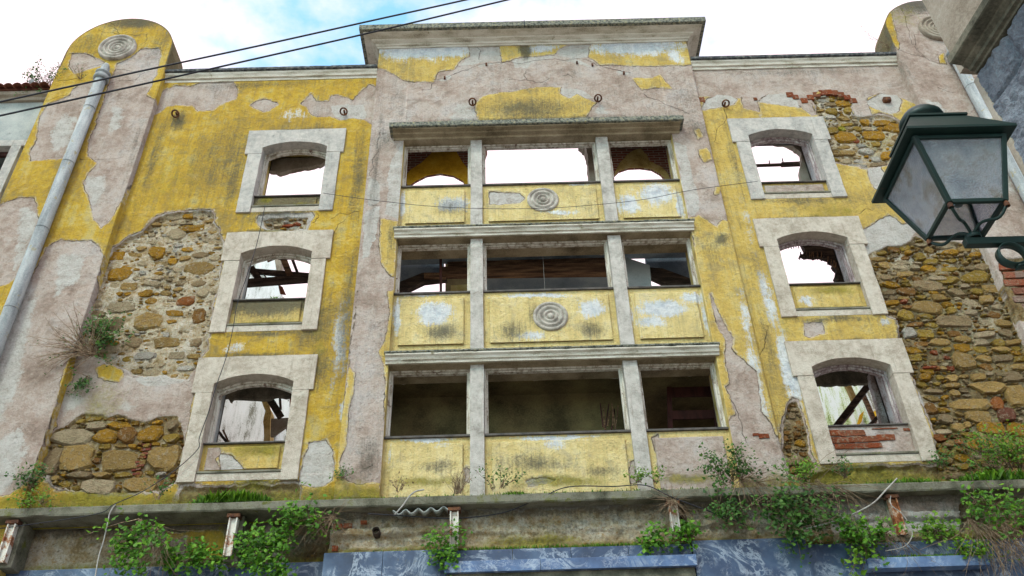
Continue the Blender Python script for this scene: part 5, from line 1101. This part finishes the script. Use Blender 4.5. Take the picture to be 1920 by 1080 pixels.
def grass(name, label, x0, x1, y0, y1, z, n, h, mat='grass', cat='grass'):
    V = []; F = []; tint = []
    for i in range(n):
        x = random.uniform(x0, x1); y = random.uniform(y0, y1); e = math.sin(math.pi*(x-x0)/(x1-x0))**.4
        hh = h*random.uniform(.3, 1.1)*max(.2, e); a = random.uniform(0, math.pi); w = hh*.14+.004
        dx, dy = math.cos(a)*w, math.sin(a)*w; lx_, ly_ = random.gauss(0, .4)*hh, random.gauss(-.15, .3)*hh
        b = len(V); V += [(x-dx, y-dy, z), (x+dx, y+dy, z), (x+lx_*.4+dx*.6, y+ly_*.4+dy*.6, z+hh*.6), (x+lx_, y+ly_, z+hh*.95)]; F += [(b, b+1, b+2), (b, b+2, b+3)]
        t = random.random(); tint += [t*.5, t*.5, t, t]
    me = bpy.data.meshes.new(name); me.from_pydata(V, [], F)
    me.attributes.new('tint', 'FLOAT', 'POINT').data.foreach_set('value', np.array(tint, np.float32))
    return tag(link(name, me, mat), label, cat, kind='stuff')
LT = 6.335
plant('wall_shrub', 'bushy green shrub rooted in the stone patch beside the left pier', 'shrub', [W(185,655,-.02), W(170,650,-.02)], .62, 26, (.45,-.45,.75), .40, .05, 720, .040, 'leaf_dark')
plant('dry_shrub', 'leafless brown twiggy shrub spreading over the left pier', 'shrub', [W(175,665,-.16), W(160,655,-.16)], .75, 80, (-.65,-.35,.15), .42, .02, 120, .022, 'leaf_dark', .007)
plant('small_weed', 'small green weed hanging below the wall shrub', 'plant', [W(165,705,-.02)], .45, 12, (.05,-.3,-.9), .3, .1, 190, .030, 'leaf_dark')
plant('ledge_bush', 'small round bush in the corner of left pier and ledge', 'shrub', [W(58,915,-.2)], .32, 14, (0,-.3,.9), .5, .1, 260, .035, 'leaf_dark')
plant('ledge_fern', 'low leafy clump on the ledge at far left', 'plant', [W(50,946,-.36), W(80,945,-.36)], .20, 16, (0,-.25,.9), .8, .2, 260, .030, 'grass')
plant('small_weed', 'thin weed below the lower left stone patch', 'plant', [W(295,935,-.3)], .35, 9, (0,-.2,1), .35, .05, 120, .026, 'leaf_dark')
grass('grass_tuft', 'bright grass cushion on the ledge below the lower left window', W(362,940,-.36)[0], W(512,935,-.36)[0], -.40, -.18, LT, 2600, .17)
grass('grass_tuft', 'thin grass along the ledge below the right arched windows', W(1640,890,-.36)[0], W(1760,890,-.36)[0], -.40, -.2, LT, 500, .09)
grass('grass_tuft', 'long grass on the ledge at far right', W(1790,890,-.36)[0], W(1960,885,-.36)[0], -.41, -.15, LT, 1200, .17)
grass('moss_cushion', 'mossy cushion on the ledge below the middle bay', W(940,925,-.36)[0], W(990,925,-.36)[0], -.41, -.3, LT-.02, 500, .07)
grass('moss_fringe', 'short moss fringe along the whole ledge edge', -8., 9.2, -.40, -.05, LT-.004, 5200, .045, 'grass', 'moss')
grass('moss_strip', 'bright moss on top of the right marble lintel', 4.36, 5.8, -.39, -.27, 5.363, 1500, .045, 'grass', 'moss')
grass('moss_strip', 'moss along the top of the middle marble panels', -2.3, 3.6, -.24, -.2, 5.675, 1300, .05, 'grass', 'moss')
grass('sill_grass', 'tuft of grass on the sill of the middle left window', W(500,557,.1)[0], W(540,557,.1)[0], .02, .2, 9.885, 260, .07)
ivy = 'ivy below the ledge'
plant('ivy', 'ivy clump hanging below the ledge between the two left brackets', 'ivy', [W(262,975,-.36), W(250,990,-.34), W(270,1005,-.34)], .62, 26, (.0,-.2,-.9), .5, .15, 620, .052, 'leaf', group=ivy)
plant('dry_roots', 'tangle of dry roots hanging beneath the left ivy clump', 'roots', [W(290,985,-.36), W(300,1010,-.34)], .7, 44, (.25,-.1,-.9), .4, .1, 0, .03, 'dry_leaf', .004)
plant('ivy', 'long ivy trail slanting down from the ledge beside the second bracket', 'ivy', [W(590,965,-.36), W(560,975,-.36), W(545,990,-.36), W(525,1010,-.35), W(510,1035,-.34)], .34, 40, (-.45,-.3,-.45), .6, .15, 900, .050, 'leaf', group=ivy)
plant('ivy', 'ivy cushion spreading on the marble below the second bracket', 'ivy', [W(330,1060,-.10), W(365,1055,-.10), W(400,1058,-.10)], .26, 30, (0,-.4,.6), .8, .2, 560, .052, 'leaf', group=ivy)
plant('ivy', 'ivy spray beside the foot of the second bracket', 'ivy', [W(470,1030,-.20), W(455,1045,-.20)], .36, 18, (0,-.4,.5), .7, .15, 380, .052, 'leaf', group=ivy)
plant('ivy', 'ivy tip at the lower picture edge under the slanting trail', 'ivy', [W(500,1085,-.28), W(520,1082,-.28)], .22, 14, (0,-.4,.6), .7, .2, 240, .05, 'leaf', group=ivy)
plant('dry_brush', 'grey dead brush below the ledge left of the brickwork', 'twigs', [W(600,965,-.38), W(625,970,-.38), W(580,975,-.38)], .55, 60, (.0,-.25,-.5), .75, .05, 0, .03, 'dry_leaf', .0035)
plant('ivy', 'small ivy sprig behind the third bracket', 'ivy', [W(838,1005,-.30)], .30, 12, (-.2,-.4,-.3), .6, .15, 230, .045, 'leaf', group=ivy)
plant('ivy', 'small ivy sprig on the marble below the third bracket', 'ivy', [W(842,1042,-.30)], .26, 10, (-.1,-.4,-.2), .6, .15, 190, .045, 'leaf', group=ivy)
plant('dry_tuft', 'upright brown dried tuft on the ledge beside the left mullion', 'plant', [W(855,925,-.36), W(862,924,-.36)], .34, 60, (0,-.1,1), .28, .0, 60, .02, 'dry_leaf', .0035)
plant('sprig', 'green sprig growing against the foot of the left mullion', 'plant', [W(925,918,-.2), W(940,915,-.2)], .36, 12, (.25,-.2,.9), .4, .1, 160, .030, 'leaf_dark')
plant('sprig', 'sparse reddish sprig below the left spandrel', 'plant', [W(745,922,-.3), W(752,920,-.3)], .22, 8, (0,-.2,.9), .4, .05, 60, .022, 'dry_leaf')
plant('sprig', 'fern tufts at the foot of the right mullion', 'plant', [W(1200,905,-.25), W(1228,905,-.25)], .26, 14, (0,-.2,.9), .5, .1, 220, .028, 'grass')
plant('ivy', 'ivy patch on the marble top below the fourth bracket', 'ivy', [W(1225,1015,-.27), W(1260,1012,-.27), W(1295,1008,-.27)], .24, 26, (0,-.4,.5), .8, .15, 460, .050, 'leaf', group=ivy)
plant('dry_nest', 'nest of dead roots around the top of the fourth bracket', 'twigs', [W(1262,938,-.42)], .42, 50, (0,-.2,-.5), .8, .05, 0, .03, 'dry_leaf', .0035)
plant('ledge_bush', 'green bush on the ledge at the right edge of the bay', 'shrub', [W(1372,905,-.3), W(1355,908,-.3), W(1390,905,-.3)], .55, 30, (.05,-.25,.95), .45, .08, 780, .036, 'leaf_dark')
plant('dry_brush', 'dry roots spilling over the ledge under the right bush', 'twigs', [W(1390,900,-.4), W(1420,905,-.4)], .6, 60, (.2,-.3,-.4), .6, .12, 0, .03, 'dry_leaf', .004)
plant('ivy', 'dark ivy hanging under the ledge left of the large ivy', 'ivy', [W(1345,945,-.36), W(1370,955,-.36)], .32, 18, (0,-.3,-.3), .8, .1, 320, .042, 'leaf_dark', group=ivy)
plant('ivy', 'large dark ivy mass hanging below the ledge right of the bay', 'ivy', [W(1440,930,-.38), W(1470,940,-.38), W(1500,955,-.38), W(1530,950,-.38), W(1480,985,-.34)], .50, 56, (.05,-.3,-.5), .8, .12, 1250, .045, 'leaf_dark', group=ivy)
plant('ledge_weed', 'bright weeds on the ledge left of the lower right window', 'plant', [W(1485,905,-.3), W(1500,900,-.3), W(1515,902,-.3)], .36, 22, (0,-.2,.9), .55, .1, 420, .032, 'grass')
plant('dry_brush', 'long pale dead vines drooping over the ledge below the lower right window', 'twigs', [W(1530,900,-.42), W(1560,910,-.42), W(1500,905,-.42)], .85, 34, (.35,-.3,-.3), .35, .2, 0, .03, 'dry_leaf', .0045)
plant('ivy', 'ivy clump left of the rusty fifth bracket', 'ivy', [W(1620,1010,-.30), W(1645,1000,-.30), W(1600,1015,-.3)], .36, 34, (0,-.35,.2), .8, .12, 720, .046, 'leaf', group=ivy)
plant('dry_roots', 'dead roots hanging around the rusty fifth bracket', 'roots', [W(1660,1000,-.3), W(1620,1020,-.32), W(1690,1010,-.3)], .55, 50, (0,-.2,-.7), .6, .1, 0, .03, 'dry_leaf', .0035)
plant('ivy', 'low ivy on the wall foot right of the rusty bracket', 'ivy', [W(1735,1003,-.28), W(1760,1000,-.28)], .22, 18, (0,-.35,.3), .8, .15, 320, .042, 'grass', group=ivy)
plant('pennywort', 'round-leaved light green plant at the left end of the right marble lintel', 'plant', [W(1600,1060,-.42), W(1612,1050,-.42)], .16, 10, (0,-.5,.3), .8, .2, 60, .060, 'grass')
plant('leafy_weed', 'leafy green weed on the right end of the marble lintel', 'plant', [W(1805,1045,-.36), W(1825,1043,-.36)], .24, 18, (0,-.3,.8), .6, .1, 260, .042, 'grass')
plant('ivy', 'ivy over the dead vines at the lower right', 'ivy', [W(1830,935,-.40), W(1870,950,-.40), W(1900,970,-.40), W(1850,990,-.40)], .48, 46, (0,-.3,-.3), .9, .12, 760, .044, 'leaf', group=ivy)
plant('dead_vines', 'curtain of dead grey vines hanging at the lower right corner', 'vines', [W(1820,975,-.42), W(1850,985,-.42), W(1880,980,-.42), W(1915,985,-.42), W(1940,970,-.42)], 1.0, 150, (.12,-.25,-.9), .30, .06, 40, .02, 'dry_leaf', .0045)
plant('ledge_bush', 'yellow-green bush on the ledge at the right picture edge', 'shrub', [W(1895,880,-.3), W(1915,880,-.3), W(1880,885,-.3)], .62, 34, (-.05,-.25,1), .4, .05, 900, .034, 'grass')
plant('ledge_weed', 'straggling dark weed on the stone wall right of the lower right window', 'plant', [W(1820,860,-.15), W(1840,850,-.15)], .42, 22, (0,-.3,.2), .9, .1, 300, .030, 'leaf_dark')
plant('small_weed', 'small weed beside the jamb foot of the lower right window', 'plant', [W(1772,880,-.15)], .28, 10, (0,-.2,.9), .5, .1, 150, .030, 'leaf_dark')
plant('ledge_weed', 'dry and green weed under the lower right window', 'plant', [W(1585,895,-.3)], .26, 18, (0,-.2,.8), .6, .1, 120, .030, 'leaf_dark')
plant('roof_bush', 'rounded grey-green bush on the neighbour roof beside the left pier', 'shrub', [W(82,168,.05), W(95,166,.05)], .62, 30, (0,-.1,1), .55, .02, 620, .036, 'leaf_dark')
plant('wall_twig', 'small bare twig growing on the left pier below its medallion', 'plant', [W(150,148,-.16)], .36, 9, (-.1,-.3,.9), .4, .0, 40, .022, 'leaf_dark', .005)
plant('roof_twigs', 'fine bare twigs rising above the right parapet', 'twigs', [W(1690,100,.1), W(1672,100,.1)], 1.0, 12, (-.5,-.05,.7), .35, .0, 40, .02, 'dry_leaf', .004)
plant('small_weed', 'little weed on the bay corner above the ledge', 'plant', [W(642,898,-.1)], .2, 9, (0,-.3,.7), .6, .1, 110, .026, 'leaf_dark')
